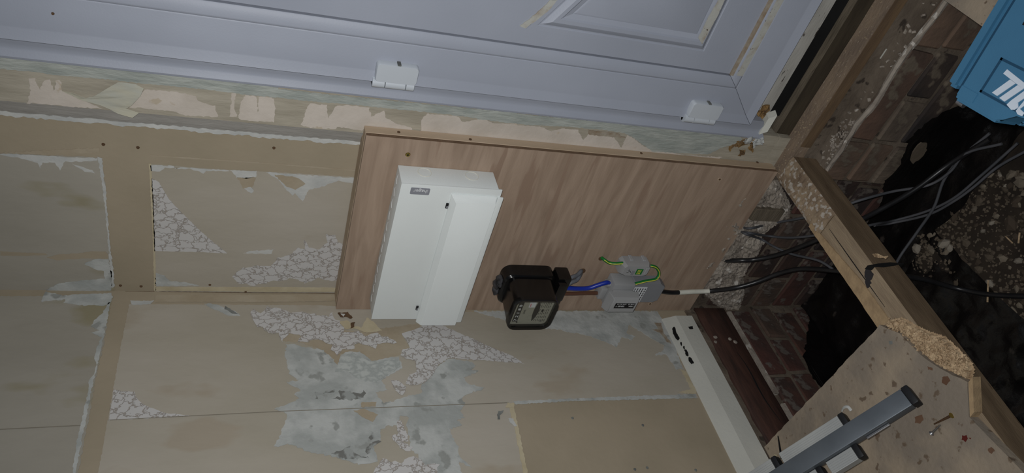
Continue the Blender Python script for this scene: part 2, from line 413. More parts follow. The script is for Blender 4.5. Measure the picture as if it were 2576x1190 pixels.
patch('cream_tape', A0([(1035, 985), (1400, 985), (1851, 985), (2280, 990), (2280, 1016), (1850, 1018), (1400, 1012), (1035, 1008)]), 1, Y2, M_cream, wallR, jag=0.0006)
patch('cream_edge', [(374, 412), (380, 412), (384, 470), (388, 560), (392, 690), (393, 735), (388, 735), (384, 600), (378, 480)], 1, Y2, M_cream, wallR, jag=0.0006)
patch('cream_edge', [(246, 394), (256, 398), (266, 480), (275, 600), (286, 690), (288, 720), (282, 725), (276, 660), (267, 560), (262, 500)], 1, Y2, M_white, wallR, jag=0.0012)
patch('faint_pencil_line', [(376, 390), (560, 402), (700, 412), (900, 428), (900, 431), (700, 415), (560, 405), (376, 393)], 1, YA, M_tan, wallR, jag=0.0004)
patch('cream_smear', [(0, 385), (250, 372), (250, 384), (120, 390)], 1, YA, M_tan, wallR)
patch('corner_crack', [(285, 733), (850, 738), (850, 740), (560, 739), (400, 736.5), (285, 736)], 1, Y2 - .0004, M_plyedge2, wallR, jag=0.0003)

# small fixings left in the board
def scr(pxy, ax, val, m, parent, r=0.0035, name='screw_head'):
    c = P(pxy[0], pxy[1], ax, val); n = Vector((0, 0, 0)); n[ax] = -1 if ax == 1 else 1
    b = bmesh.new(); cyl(b, c, c + n * 0.0018, r, 12, r * 0.8)
    return obj(name, b, m, parent)
for q in ((260, 363), (347, 371), (689, 372), (303, 718), (355, 720), (367, 739), (528, 716), (618, 733)):
    scr(q, 1, -0.0002, M_plyedge2, wallR, 0.003)
for q in ((1440, 1052), (1628, 1177), (1597, 1181), (1750, 1183), (1617, 1070)):
    scr(q, 0, 0.0002, M_mould, wallL, 0.0032)
scr((133, 34), 1, -0.041, M_plyedge2, wallR, 0.0022)

# lining: pink paint patches, filler by the frame, torn edge of the skim
yl = Y1 - 0.0008
def G1(pts): return crop((0, 0), 0.353, pts)
def G2(pts): return crop((600, 0), 0.353, pts)
def G3(pts): return crop((1200, 0), 0.35294, pts)
patch('pink_paint', G1([(210, 560), (250, 560), (280, 640), (310, 575), (355, 570), (390, 650), (400, 570), (430, 570), (445, 650), (600, 720), (730, 775), (560, 765), (240, 735), (190, 740), (215, 660)]), 1, yl, M_pink, wallR)
patch('pink_paint', G1([(1030, 640), (1200, 650), (1320, 665), (1400, 690), (1420, 725), (1530, 755), (1555, 835), (1450, 830), (1300, 820), (1250, 795), (1000, 770), (920, 765), (990, 690)]), 1, yl, M_pink, wallR)
patch('pink_paint', G1([(1650, 660), (1680, 662), (1670, 760), (1690, 835), (1640, 835)]), 1, yl, M_pink, wallR)
patch('pink_paint', G1([(1710, 740), (1740, 690), (1810, 680), (1815, 740), (1840, 800), (1845, 690), (1950, 700), (1955, 870), (1830, 862), (1700, 840)]), 1, yl, M_pink, wallR)
patch('pink_paint', G2([(20, 760), (50, 680), (130, 690), (140, 800), (145, 690), (240, 695), (262, 760), (255, 870), (100, 860), (0, 850)]), 1, yl - .0003, M_pink, wallR)
patch('pink_paint', G2([(450, 880), (490, 760), (510, 740), (630, 750), (640, 840), (690, 760), (760, 748), (930, 765), (945, 830), (1040, 790), (1050, 840), (1120, 880), (1240, 910), (1240, 945), (1060, 930), (900, 915), (880, 930), (700, 905), (690, 920), (500, 910), (440, 890)]), 1, yl, M_pink, wallR)
patch('pink_paint', G2([(1300, 940), (1305, 860), (1340, 810), (1560, 830), (1600, 870), (1750, 850), (1850, 890), (1983, 880), (1983, 1010), (1700, 985)]), 1, yl, M_pink, wallR)
patch('pink_paint', G3([(0, 850), (60, 860), (90, 880), (200, 880), (260, 890), (450, 905), (530, 935), (620, 915), (720, 925), (760, 1000), (800, 950), (960, 955), (1030, 1050), (1070, 960), (1120, 990), (1200, 1050), (1500, 1110), (1750, 1120), (1700, 1145), (1200, 1095), (600, 1040), (0, 990)]), 1, yl-.0003, M_pink, wallR)
patch('filler_strip', G1([(-60, 395), (700, 470), (1400, 550), (1983, 612), (1983, 690), (1850, 685), (1300, 620), (1050, 600), (850, 575), (400, 535), (200, 510), (-60, 485)]), 1, yl - .0004, M_green, wallR, jag=0.001)
patch('filler_strip', G2([(0, 600), (600, 670), (1300, 740), (1983, 805), (1983, 870), (1800, 860), (1500, 815), (1250, 790), (900, 755), (500, 720), (0, 668)]), 1, yl - .0007, M_green, wallR, jag=0.001)
patch('filler_strip', G3([(0, 785), (700, 850), (1400, 925), (1880, 968), (1900, 1020), (1750, 1050), (1650, 1100), (1400, 1090), (1250, 1080), (1120, 985), (1050, 950), (900, 925), (650, 905), (350, 890), (100, 860), (0, 850)]), 1, yl - .0010, M_green, wallR, jag=0.001)
patch('brown_stain', G3([(790, 925), (1000, 950), (1060, 985), (930, 975), (800, 960)]), 1, yl - .001, M_grime, wallR)
zz = [0.93 + i * 0.006 for i in range(110)]
lo_ = [Vector((0.4245 + random.uniform(-.0025, .0015) + .002 * noise.noise(Vector((z * 30, 0, 0))), 0, z)) for z in zz]; hi_ = [Vector((0.4315 + random.uniform(-.0012, .002), 0, z)) for z in zz[::-1]]
obj('torn_skim_edge', slab(bmesh.new(), lo_ + hi_, 1, -0.0066, 0.0064), M_white, wallR)
# rotted corner under the frame: broken plaster lumps
bm = bmesh.new()
for (x, y) in ((1870, 355), (1855, 362), (1885, 372), (1895, 352), (1838, 372), (1866, 380)):
    c = P(x, y, 1, -0.018); bmesh.ops.create_icosphere(bm, subdivisions=2, radius=0.008, matrix=Matrix.Translation(c))
rough_up(bm, 0.011, 110); obj('crumbled_plaster', bm, M_foam, wallR)
bm = bmesh.new()
for (x, y) in ((1885, 352), (1898, 356), (1912, 350), (1905, 360)):
    c = P(x, y, 1, -0.026); bmesh.ops.create_icosphere(bm, subdivisions=2, radius=0.007, matrix=Matrix.Translation(c))
rough_up(bm, 0.010, 110); obj('white_plaster_crumbs', bm, M_white, wallR)

# wallpaper on the left wall
patch('lining_paper', [(-60, 745), (285, 745), (277, 770), (262, 860), (240, 960), (222, 1060), (196, 1190), (180, 1290), (-60, 1290)], 0, XB, M_paper2, wallL)
patch('lining_paper', [(325, 765), (800, 768), (1300, 790), (1655, 785), (1663, 810), (1757, 1001), (1740, 996), (1600, 1003), (1290, 1014), (1298, 1060), (1326, 1190), (1340, 1290), (225, 1290), (247, 1190), (272, 1050), (295, 920), (312, 830)], 0, XB, M_paper, wallL, jag=0.0008)
patch('cream_tape', A0([(1035, 1035), (1850, 1035), (2250, 1040), (2260, 1075), (1850, 1082), (1030, 1082), (1033, 1050)]), 0, X2, M_tan, wallL, jag=0.0008)
patch('torn_white_strip', A0([(870, 1075), (1030, 1075), (1000, 1095), (940, 1100), (880, 1100)]), 0, X2, M_white, wallL)
patch('torn_white_strip', B2([(735, 30), (700, 100), (640, 150), (618, 195), (680, 215), (625, 235), (692, 265), (660, 330), (640, 400), (655, 440), (640, 520), (605, 560), (600, 640), (580, 720), (550, 860), (525, 960), (490, 1190), (470, 1290), (492, 1290), (515, 1190), (570, 900), (620, 640), (680, 380), (728, 150), (752, 30)]), 0, X2, M_blue, wallL)
patch('pale_smear', A0([(270, 1080), (300, 1015), (420, 1040), (560, 1030), (740, 1025), (750, 1050), (735, 1085), (700, 1105), (560, 1105), (420, 1090), (440, 1065)]), 0, X2, M_blue, wallL)
patch('embossed_paper', B2([(775, 622), (850, 635), (915, 635), (930, 680), (975, 725), (1040, 752), (1130, 782), (1310, 800), (1000, 818), (740, 830)]), 0, X2, M_emb, wallL, jag=0.0008)
patch('paper_seam', [(-40, 1081), (203, 1069), (203, 1070.5), (-40, 1082.5)], 0, X2 + .0004, M_seam, wallL, jag=0)
patch('paper_seam', [(273, 1056), (700, 1034), (1280, 1012), (1280, 1013.5), (700, 1035.5), (273, 1057)], 0, X2 + .0004, M_seam, wallL, jag=0)
patch('pale_smear', B2([(1390, 35), (1480, 42), (1530, 70), (1600, 90), (1640, 122), (1550, 115), (1430, 65)]), 0, X2, M_blue, wallL)
patch('mould_stain', B2([(1530, 50), (1600, 92), (1625, 105), (1575, 100), (1530, 72)]), 0, X2 + .0006, M_mould, wallL)
patch('pale_blue_plaster', B3([(190, 310), (250, 318), (340, 338), (430, 350), (500, 400), (540, 470), (560, 390), (620, 358), (700, 370), (780, 432), (860, 408), (950, 398), (985, 470), (900, 520), (840, 560), (880, 625), (795, 640), (850, 716), (920, 700), (1010, 668), (1112, 645), (1105, 600), (1150, 562), (1210, 470), (1290, 412), (1440, 430), (1482, 458), (1445, 485), (1495, 495), (1400, 540), (1422, 580), (1548, 610), (1400, 660), (1385, 692), (1412, 712), (1370, 762), (1402, 816), (1352, 830), (1388, 866), (1300, 890), (1320, 950), (1360, 1010), (1370, 1080), (1450, 1150), (1365, 1112), (1385, 1190), (1390, 1400), (1180, 1400), (1120, 1190), (1085, 1060), (1035, 1040), (1030, 960), (1010, 870), (1022, 812), (970, 800), (950, 830), (960, 868), (880, 868), (830, 892), (832, 965), (785, 1000), (800, 1075), (815, 1105), (700, 1132), (500, 1076), (350, 1050), (210, 992), (100, 1012), (142, 960), (152, 910), (182, 850), (192, 792), (110, 752), (200, 722), (282, 682), (240, 652), (292, 630), (190, 572), (272, 560), (212, 510), (182, 380)]), 0, X2, M_blue, wallL, jag=0.002)
patch('ghost_embossing', B3([(560, 400), (640, 370), (760, 430), (860, 420), (950, 415), (970, 465), (890, 515), (800, 570), (700, 560), (600, 500), (520, 500)]), 0, X2 + .0006, M_embsoft, wallL)
patch('tan_tear', B3([(650, 765), (720, 755), (815, 790), (780, 838), (720, 815)]), 0, X2 + .0006, M_tan, wallL)
patch('tan_tear', B3([(700, 705), (800, 705), (800, 738), (700, 742)]), 0, X2 + .0006, M_tan, wallL)
patch('tan_tear', B3([(690, 225), (1180, 160), (1100, 190), (1080, 225), (975, 240), (1000, 290), (1030, 340), (975, 355), (965, 390), (860, 408), (780, 430), (690, 365), (560, 380), (540, 480), (500, 400), (430, 350), (300, 305), (160, 290), (150, 240), (300, 200)]), 0, X2 - .0004, M_tan, wallL)
X3 = X2 + 0.0012
patch('embossed_paper', B3([(-60, 110), (-40, 75), (20, 100), (60, 60), (120, 68), (200, 92), (330, 98), (470, 125), (500, 90), (520, 130), (590, 200), (590, 230), (690, 225), (720, 262), (800, 230), (840, 262), (870, 262), (942, 300), (880, 308), (800, 308), (790, 350), (760, 330), (700, 318), (680, 305), (630, 352), (575, 345), (542, 392), (500, 350), (495, 320), (440, 290), (380, 275), (335, 302), (270, 290), (305, 262), (220, 240), (180, 262), (160, 298), (140, 240), (80, 232), (0, 190), (-30, 150)]), 0, X3, M_emb, wallL, jag=0.003, step=0.007)
patch('embossed_paper', B3([(1170, 160), (1250, 185), (1400, 250), (1600, 340), (1730, 395), (1808, 448), (1780, 440), (1500, 420), (1300, 408), (1225, 450), (1175, 540), (1150, 560), (1110, 582), (1050, 595), (1000, 580), (1030, 522), (1080, 500), (1065, 420), (1010, 415), (965, 385), (980, 350), (1030, 338), (1010, 290), (975, 240), (1060, 215), (1110, 190)]), 0, X3, M_emb, wallL, jag=0.0015)
patch('embossed_paper', B3([(900, 560), (950, 562), (1005, 600), (1000, 640), (975, 660), (940, 640), (920, 600)]), 0, X3, M_emb, wallL, jag=0.002)
patch('embossed_paper', B3([(940, 835), (975, 835), (990, 880), (1020, 930), (1020, 972), (985, 970), (1050, 1018), (1020, 1045), (970, 1020), (905, 942), (950, 925)]), 0, X3, M_emb, wallL, jag=0.002)
patch('embossed_paper', B3([(760, 1400), (780, 1190), (810, 1130), (850, 1090), (900, 1110), (960, 1120), (1000, 1090), (1080, 1080), (1130, 1130), (1230, 1130), (1210, 1190), (1230, 1400)]), 0, X3, M_emb, wallL, jag=0.003, step=0.007)
for pp in ([(540, 625), (600, 640), (680, 650), (720, 630), (730, 650), (690, 690), (560, 690), (510, 685), (550, 670)], [(390, 640), (530, 625), (500, 640), (410, 655), (400, 690), (385, 680)],
           [(500, 1060), (560, 1030), (620, 1010), (640, 1040), (700, 1070), (760, 1080), (640, 1095), (560, 1085)], [(730, 1010), (830, 970), (790, 1000), (760, 1040), (740, 1060), (720, 1040)],
           [(740, 950), (770, 930), (765, 900), (785, 930), (770, 960)]):
    patch('mould_stain', B3(pp), 0, X2 + .0005, MATS.get('mould2') or mat('mould2', (112, 112, 108), (150, 153, 150), 55, 0.95, lo=0.45, hi=0.55), wallL, jag=0.003)
patch('yellowed_patch', B3([(550, 160), (600, 150), (650, 190), (700, 200), (740, 130), (780, 160), (840, 220), (740, 235), (650, 205), (590, 210)]), 0, X3 + .0003, M_cream, wallL)
for pp in ([(540, 100), (610, 95), (640, 130), (630, 140), (590, 125), (560, 130)], [(625, 170), (655, 165), (655, 195), (630, 205)]):
    patch('chipped_hole', B3(pp), 0, X3 + .0008, M_plyedge2, wallL)
patch('torn_white_strip', B3([(560, 102), (590, 108), (580, 128)]), 0, X3 + .0012, M_white, wallL)
patch('pale_smear', B4([(-160, 88), (1090, 88), (1130, 150), (1190, 260), (1230, 380), (1262, 480), (1220, 485), (1180, 420), (1150, 382), (1070, 390), (1130, 352), (1140, 320), (1060, 280), (1000, 240), (900, 180), (880, 240), (938, 260), (920, 285), (850, 260), (815, 330), (760, 310), (700, 282), (640, 260), (560, 240), (480, 230), (440, 215), (330, 205), (200, 160), (60, 150)]), 0, X2, M_blue, wallL, jag=0.002)
patch('brown_stain', B4([(1070, 165), (1115, 165), (1130, 230), (1190, 310), (1160, 300), (1110, 235), (1060, 215), (1100, 210)]), 0, X2 + .0006, M_grime, wallL)
# bare rectangle low on the wall: pale torn edges around it
patch('pale_torn_edge', B4([(110, 700), (600, 680), (1350, 650), (1360, 680), (1000, 688), (500, 700), (120, 722)]), 0, X2, M_blue, wallL)
patch('cream_edge', B4([(80, 730), (115, 735), (135, 830), (150, 900), (210, 1190), (230, 1400), (205, 1400), (180, 1190), (120, 880), (100, 800)]), 0, X2, M_cream, wallL)
patch('cream_edge', B4([(60, 740), (70, 710), (120, 715), (115, 745)]), 0, X3, M_cream, wallL)
patch('chipped_hole', B4([(0, 790), (15, 770), (50, 765), (40, 780), (20, 795), (22, 825), (5, 822)]), 0, X3, M_mould, wallL)
patch('cream_edge', B4([(75, 815), (110, 820), (140, 870), (125, 875), (90, 845)]), 0, X3, M_white, wallL)
patch('cream_edge', B4([(1250, 480), (1290, 500), (1360, 640), (1350, 655), (1230, 640), (1320, 620)]), 0, X2, M_cream, wallL)

# ---- skirting board
bm = bmesh.new()
prof = [(0.0, 0.024), (0.017, 0.024), (0.017, 0.074), (0.005, 0.109), (0.0, 0.111)]
hexa(bm, [(x, -0.083, z) for x, z in prof], [(x, -1.6, z) for x, z in prof])
sk = obj('baseboard_left', bm, M_skirt); tag(sk, kind='structure')
for pp in ([(150, 130), (165, 125), (180, 170), (200, 205), (195, 220), (170, 195), (155, 160)], [(205, 235), (218, 238), (220, 260)], [(228, 265), (236, 268), (236, 285)], [(240, 290), (252, 295), (262, 320), (265, 335), (250, 325)], [(270, 345), (285, 350), (302, 385), (292, 392), (272, 370)], [(265, 125), (295, 120), (300, 140), (275, 140)]):
    pts = [P(1640 + x * .3445, 780 + y * .3445, 0, 0.0165) for x, y in pp]
    b = slab(bmesh.new(), jagged(pts, .003, .001), 0, 0.0182, -0.004); obj('chipped_paint', b, M_black, sk)

# ---- upvc door : frame, sash, panel
YD = -0.018
def extr_v(prof, z0, z1s):
    bm = bmesh.new(); a = [(x, y, z0 if not callable(z0) else z0(x)) for x, y in prof]; b = [(x, y, z1s) for x, y in prof]
    return hexa(bm, a, b)
door = empty('door_1', (0.60, 0.0, 0.06)); tag(door, kind='structure')
fp = [(0.544, 0.03), (0.544, -0.024), (0.546, -0.0275), (0.550, -0.0285), (0.559, -0.0225), (0.563, -0.0215), (0.570, -0.0225), (0.588, -0.0285), (0.592, -0.0290), (0.592, 0.03)]
bm = bmesh.new(); hexa(bm, [(x, y, 0.075 + (x - 0.544) * 0.6) for x, y in fp], [(x, y, 1.9) for x, y in fp]); obj('frame_jamb', bm, M_upvc, door, sm=40)
# sash profile mitred: swept along left stile then bottom rail.  t = distance from the outer edge of the sash
sp = [(0.0, 0.03), (0.0, -0.0455), (0.0015, -0.0475), (0.0175, -0.0410), (0.020, -0.0405), (0.074, -0.0405), (0.0760, -0.0392), (0.078, -0.0410), (0.081, -0.0412), (0.097, -0.0345), (0.099, -0.033), (0.1, 0.01)]
SX0, SZ0, XR, ZT = 0.5895, 0.150, 1.9, 1.9
b = bmesh.new(); loft(b, [[(SX0 + t, y, SZ0 + t) for t, y in sp], [(SX0 + t, y, ZT) for t, y in sp]]); obj('sash_stile', b, M_upvc, door, sm=40)
b = bmesh.new(); loft(b, [[(SX0 + t + .0006, y, SZ0 + t - .0006) for t, y in sp], [(XR, y, SZ0 + t - .0006) for t, y in sp]]); obj('sash_rail', b, M_upvc, door, sm=40)
b = bx(SX0 + 0.097, XR, -0.004, 0.02, SZ0 + 0.097, ZT); obj('panel_backing', b, M_black, door)
gx, gz = SX0 + 0.1022, SZ0 + 0.1002
b = bx(gx, XR, -0.031, -0.005, gz, ZT); dp = obj('door_panel', b, M_upvc, door)
b = bx(gx - .001, XR, -0.0355, -0.02, gz - .008, gz + .001); obj('dirty_bead', b, M_grime, door)
b = bx(gx + .004, XR, -0.0418, -0.039, gz - .0225, gz - .0095); obj('dirty_bead', b, M_dirty, door)
# raised field with its moulding, curved top
yf = -0.031
def off(poly, d):
    n = len(poly); out = []
    for i in range(n):
        a, b_, c = Vector(poly[i - 1]), Vector(poly[i]), Vector(poly[(i + 1) % n])
        e1 = (b_ - a).normalized(); e2 = (c - b_).normalized()
        n1 = Vector((-e1.y, e1.x)); n2 = Vector((-e2.y, e2.x)); m = (n1 + n2).normalized()
        k = d / max(0.3, m.dot(n1)); out.append(tuple(b_ + m * k))
    return out
o0 = P(1775, 143, 1, yf); o1 = P(1322, 72, 1, yf); o2 = P(1408, 0, 1, yf)
x0 = (o0.x + o1.x) / 2; zb = o0.z; zt = o1.z
crv = [P(a, b2, 1, yf) for a, b2 in ((1322, 72), (1350, 48), (1378, 24), (1400, 0))]
xm = 1.02
left = [(x0, zt)] + [(p.x, p.z) for p in crv[1:]]
w_ = crv[-1]; xm = 1.15
e_ = Vector((w_.x - x0, w_.z - zt)).normalized(); w2 = (x0 + e_.x * .17, zt + e_.y * .17)
top = [(x0, zt), w2, (xm, w2[1] + .03), (2 * xm - w2[0], w2[1]), (2 * xm - x0, zt)]
poly = top + [(2 * xm - x0, zb), (x0, zb)]
ar = sum(poly[i - 1][0] * poly[i][1] - poly[i][0] * poly[i - 1][1] for i in range(len(poly)))
sg = 1 if ar > 0 else -1
rings = []
for d, y in ((0, -0.030), (0.0005, -0.0322), (0.010, -0.0322), (0.0125, -0.0300), (0.018, -0.0345), (0.023, -0.0375), (0.030, -0.0375), (0.033, -0.0345), (0.042, -0.032), (0.046, -0.0335)):
    q = off(poly, d * sg); rings.append([(x, y, z) for x, z in q])
b = bmesh.new(); loft(b, rings, cap0=False, cap1=False)
pts = [Vector(p) for p in rings[-1]]; vs = [b.verts.new(p) for p in pts]
for t in tessellate_polygon([pts]): b.faces.new([vs[i] for i in t])
bmesh.ops.remove_doubles(b, verts=b.verts, dist=1e-5)
obj('raised_moulding', b, M_upvc, door, sm=25)
# grime gathered on the two short sides of the moulding
def grime(poly_px, y):
    pts = [P(a, b2, 1, y) for a, b2 in poly_px]; bb = slab(bmesh.new(), jagged(pts, .004, .0008), 1, y, 0.002); obj('grime_streak', bb, M_dirty, door)
grime([(1757, 96), (1766, 112), (1800, 50), (1824, 0), (1808, 0), (1785, 40)], -0.0383)
grime([(1308, 66), (1322, 71), (1352, 50), (1382, 25), (1403, 0), (1385, 0), (1360, 25), (1330, 50)], -0.0330)
# hinges
def hinge(zc, zl, zt_):
    h = bmesh.new()
    xo = 0.594
    q = rrect(xo + .001, xo + 0.036, zc - zl, zc + zl, 0.006, 4)
    loft(h, [[(x, -0.0405, z) for x, z in q], [(x, -0.052, z) for x, z in q], [(x0 + (xo + .018 - x0) * .06, -0.0545, z0 + (zc - z0) * .03) for x0, z0 in q]])
    hp = obj('hinge', h, M_upvc2, door, sm=50)
    b = bmesh.new(); cyl(b, (xo - .005, -0.046, zc - zl + .003), (xo - .005, -0.046, zc - zl + .017), 0.0085)
    cyl(b, (xo - .005, -0.046, zc + zl + .003), (xo - .005, -0.046, zc + zl - .018), 0.0085)
    obj('hinge_knuckle', b, M_upvc2, hp, sm=50)
    b = bmesh.new(); cyl(b, (xo - .005, -0.046, zc - zl + .0185), (xo - .005, -0.046, zc + zl - .0195), 0.0085); obj('hinge_barrel', b, M_upvc2, hp, sm=50)
    b = bx(xo - .012, xo + .004, -0.045, -0.023, zc - zl + .002, zc + zl + .003); obj('hinge_root', b, M_upvc2, hp)
    b = bx(xo + .033, xo + .038, -0.0535, -0.0415, zc - .004, zc + .002); obj('hinge_slot', b, M_mould, hp)
z1 = P(1000, 185, 1, -0.053).z; hinge(z1, 0.0365, 0); z2 = P(1778, 278, 1, -0.053).z; hinge(z2, 0.0365, 0)
# black bars painting the shade in the gaps, threshold and sill below the door
b = bx(0.60, XR, -0.02, 0.02, SZ0 - 0.016, SZ0 - 0.0008); obj('sash_gap_shade', b, M_black, door)
thr = bmesh.new(); box(thr, 0.575, XR, -0.004, 0.03, 0.078, 0.124, 0.002)
obj('threshold', thr, M_dirty if False else mat('scuffed_white_threshold', (176, 174, 168), (158, 156, 150), 10, 0.6, 0.2, 60, c3=(58, 50, 44), s3=38, t3=0.66, stretch=(1, 4, 4)), door)
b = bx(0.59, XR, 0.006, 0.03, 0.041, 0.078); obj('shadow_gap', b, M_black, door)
b = bmesh.new()
for (x, y) in ((1912, 285), (1920, 278), (1906, 296), (1917, 290), (1924, 271)):
    bmesh.ops.create_icosphere(b, subdivisions=2, radius=0.008, matrix=Matrix.Translation(P(x, y, 1, -0.006)))
rough_up(b, 0.009, 150); obj('rusty_foam', b, M_foam, door)
b = bmesh.new(); c0 = P(1918, 330, 1, -0.03); c1 = P(1948, 290, 1, -0.03)
hexa(b, [c0 + Vector((-.012, .004, .0)), c0 + Vector((.002, -.004, -.01)), c0 + Vector((.006, .012, -.012)), c0 + Vector((-.008, .02, 0))],
     [c1 + Vector((-.012, .004, .006)), c1 + Vector((.002, -.004, -.004)), c1 + Vector((.006, .012, -.006)), c1 + Vector((-.008, .02, .004))])
obj('broken_trim_end', b, M_skirt, door)
b = bx(0.462, 0.552, -0.020, 0.02, 0.0, 0.029); rough_up(b, .002, 60); obj('rotten_block', b, M_raw, wallR)

# ---- footing of the door wall, left bay and right bay, and of the left wall
GZ = -0.40
foot = bmesh.new()
box(foot, -0.02, 0.50, -0.030, 0.03, GZ - 0.05, -0.03); footR = obj('wall_right_footing', foot, M_mortar); tag(footR, kind='structure')
b = bmesh.new(); box(b, 0.50, 1.9, -0.092, 0.06, GZ - 0.05, -0.064)
bmesh.ops.subdivide_edges(b, edges=[e for e in b.edges if e.calc_length() > 1], cuts=40); rough_up(b, 0.003, 14)
obj('brick_ledge', b, M_mortar, footR)
b = bmesh.new(); box(b, -0.05, 0.0, -1.7, 0.03, GZ - 0.05, 0.02); footL = obj('wall_left_footing', b, M_mortar); tag(footL, kind='structure')

def brickmesh(l, h, d, seed):
    bm = bx(-l / 2, l / 2, -d / 2, d / 2, -h / 2, h / 2, bev=0.004)
    rough_up(bm, 0.0035, 22, seed=seed)
    me = bpy.data.meshes.new('brick'); bm.to_mesh(me); bm.free(); return me
def lay(parent, ax, val, u0, u1, ztop, zbot, mats, sgn):
    """courses of bricks on plane ax=val, u runs along the wall"""
    meshes = []
    for i, mm in enumerate(mats):
        for k in range(2):
            for L_ in (0.212, 0.102):
                me = brickmesh(L_, 0.064, 0.05, i * 3 + k + L_ * 10); me.materials.append(mm); meshes.append((L_, me))
    z = ztop - 0.032; row = 0
    while z - 0.032 > zbot - 0.05:
        u = u0 - (0.0 if row % 2 else 0.11) ; hdr = row % 3 == 1
        while u < u1:
            L_ = 0.102 if hdr else 0.212
            a, b_ = max(u, u0), min(u + L_, u1)
            if b_ - a > 0.035:
                me = random.choice([m_ for l_, m_ in meshes if l_ == L_])
                o = bpy.data.objects.new('brick', me); COL.objects.link(o)
                s = (b_ - a) / L_; o.scale = (s, 1, 1); jit = random.uniform(-.003, .003)
                if ax == 1: loc = Vector(((a + b_) / 2, val + 0.025 + jit, z))
                else: loc = Vector((val - 0.025 + jit, (a + b_) / 2, z)); o.rotation_euler.z = math.pi / 2
                o.rotation_euler.y += random.uniform(-.012, .012)
                p = parent; off_ = Vector((0, 0, 0))
                off_ -= p.location
                o.location = loc + off_; o.parent = p
            u += L_ + 0.011
        z -= 0.075; row += 1
lay(footR, 1, -0.037, 0.004, 0.50, -0.052, GZ, BR, -1)
lay(footR, 1, -0.100, 0.505, 1.30, -0.068, GZ, BRL, -1)
lay(footL, 0, 0.006, -1.05, -0.042, -0.122, GZ, BR, 1)
# ledge: uneven bricks on their flat, pale lip of mortar
b = bmesh.new(); tube(b, [(0.53 + i * .06, -0.098 + random.uniform(-.004, .003), -0.066 + random.uniform(-.003, .003)) for i in range(15)], 0.006, 6, 3); rough_up(b, 0.003, 60)
obj('mortar_lip', b, M_mortarl, footR)

# pale lumpy mortar behind the cables
pp = [(1925, 470), (1955, 455), (1990, 520), (1985, 552), (1955, 562), (1915, 600), (1925, 612), (1895, 650), (1870, 700), (1872, 745), (1862, 775), (1850, 812), (1838, 790), (1800, 765), (1775, 740), (1760, 700), (1800, 600), (1850, 500)]
b = grid_patch([P(x, y, 1, -0.044) for x, y in pp], 1, -0.042, .0035, .009, 38)
obj('lumpy_mortar', b, M_mortarl, footR)
# old wall plate let into the left wall, laths and mortar around it
wp = empty('wall_plate', (0.006, -0.5, -0.105))
b = bmesh.new(); box(b, -0.03, 0.010, -1.3, -0.045, -0.103, -0.004, 0.004); bmesh.ops.subdivide_edges(b, edges=[e for e in b.edges if e.calc_length() > .8], cuts=30); rough_up(b, .002, 9)
obj('plate_timber', b, M_plate, wp, sm=50)
tag(wp, 'dark red-brown timber wall plate let into the brickwork below the white skirting', 'timber')
b = bmesh.new(); pts = [(0.0102, -0.20 - i * .03, -0.06 - 0.004 * math.sin(i) - i * .0015) for i in range(8)]; tube(b, pts, lambda t: 0.0016 * (1 - abs(2 * t - 1)) + .0004, 5, 3); obj('split', b, M_black, wp)
for i, (x, y) in enumerate(((1800, 848), (1800, 860), (1836, 853), (1850, 860))):
    b = bmesh.new(); c = P(x, y, 0, 0.0105); bmesh.ops.create_icosphere(b, subdivisions=2, radius=0.0055, matrix=Matrix.Translation(c) @ Matrix.Diagonal((.35, 1, 1, 1))); rough_up(b, .0015, 100); obj('plaster_blob', b, M_mortarl, wp)
b = bmesh.new(); box(b, 0.0, 0.007, -1.3, -0.05, 0.0, 0.026); bmesh.ops.subdivide_edges(b, edges=[e for e in b.edges if e.calc_length() > .8], cuts=60); rough_up(b, .004, 40); obj('mortar_strip', b, M_mortar, footL)
b = bmesh.new(); box(b, 0.0, 0.009, -0.33, -0.06, -0.119, -0.107); obj('pale_packing', b, M_mortarl, footL)
b = bmesh.new(); box(b, 0.0, 0.009, -0.43, -0.36, -0.119, -0.107); obj('pale_packing', b, M_mortarl, footL)

# ---- ground: soil, heaped
b = bmesh.new(); bmesh.ops.create_grid(b, x_segments=120, y_segments=120, size=1.0, matrix=Matrix.Translation((0.98, -1.0, GZ)))
for v in b.verts:
    n = noise.fractal(v.co * 9, 1.0, 2.0, 5); v.co.z += 0.018 * n + 0.03 * math.exp(-((v.co.x - .42) ** 2 + (v.co.y + .24) ** 2) / .01)
ground = obj('ground', b, M_soil, sm=60, origin=(0, 0, 0)); tag(ground, kind='structure')

# ---- chipboard floor on the joists
ZF = 0.020
fl = [P(x, y, 2, ZF) for x, y in ((1915, 1134), (2060, 980), (2213, 818), (2262, 838), (2290, 868), (2330, 905), (2380, 935), (2432, 960), (2437, 1048))]
fl[0].x = 0.018; fl[0].y = fl[1].y + 0.005
fl = [fl[0]] + jagged(fl[:], .012, .0012, closed=False)[1:]
e1 = P(2576, 1190, 2, ZF); d = (e1 - fl[-1]).normalized()
fl += [fl[-1] + d * 0.5 * t for t in (0.3, 0.6, 1)]
fl += [Vector((0.60, -1.9, ZF)), Vector((0.018, -1.9, ZF))]
b = slab(bmesh.new(), fl, 2, ZF, -0.0195); floor = obj('floor', b, M_chip); tag(floor, kind='structure')
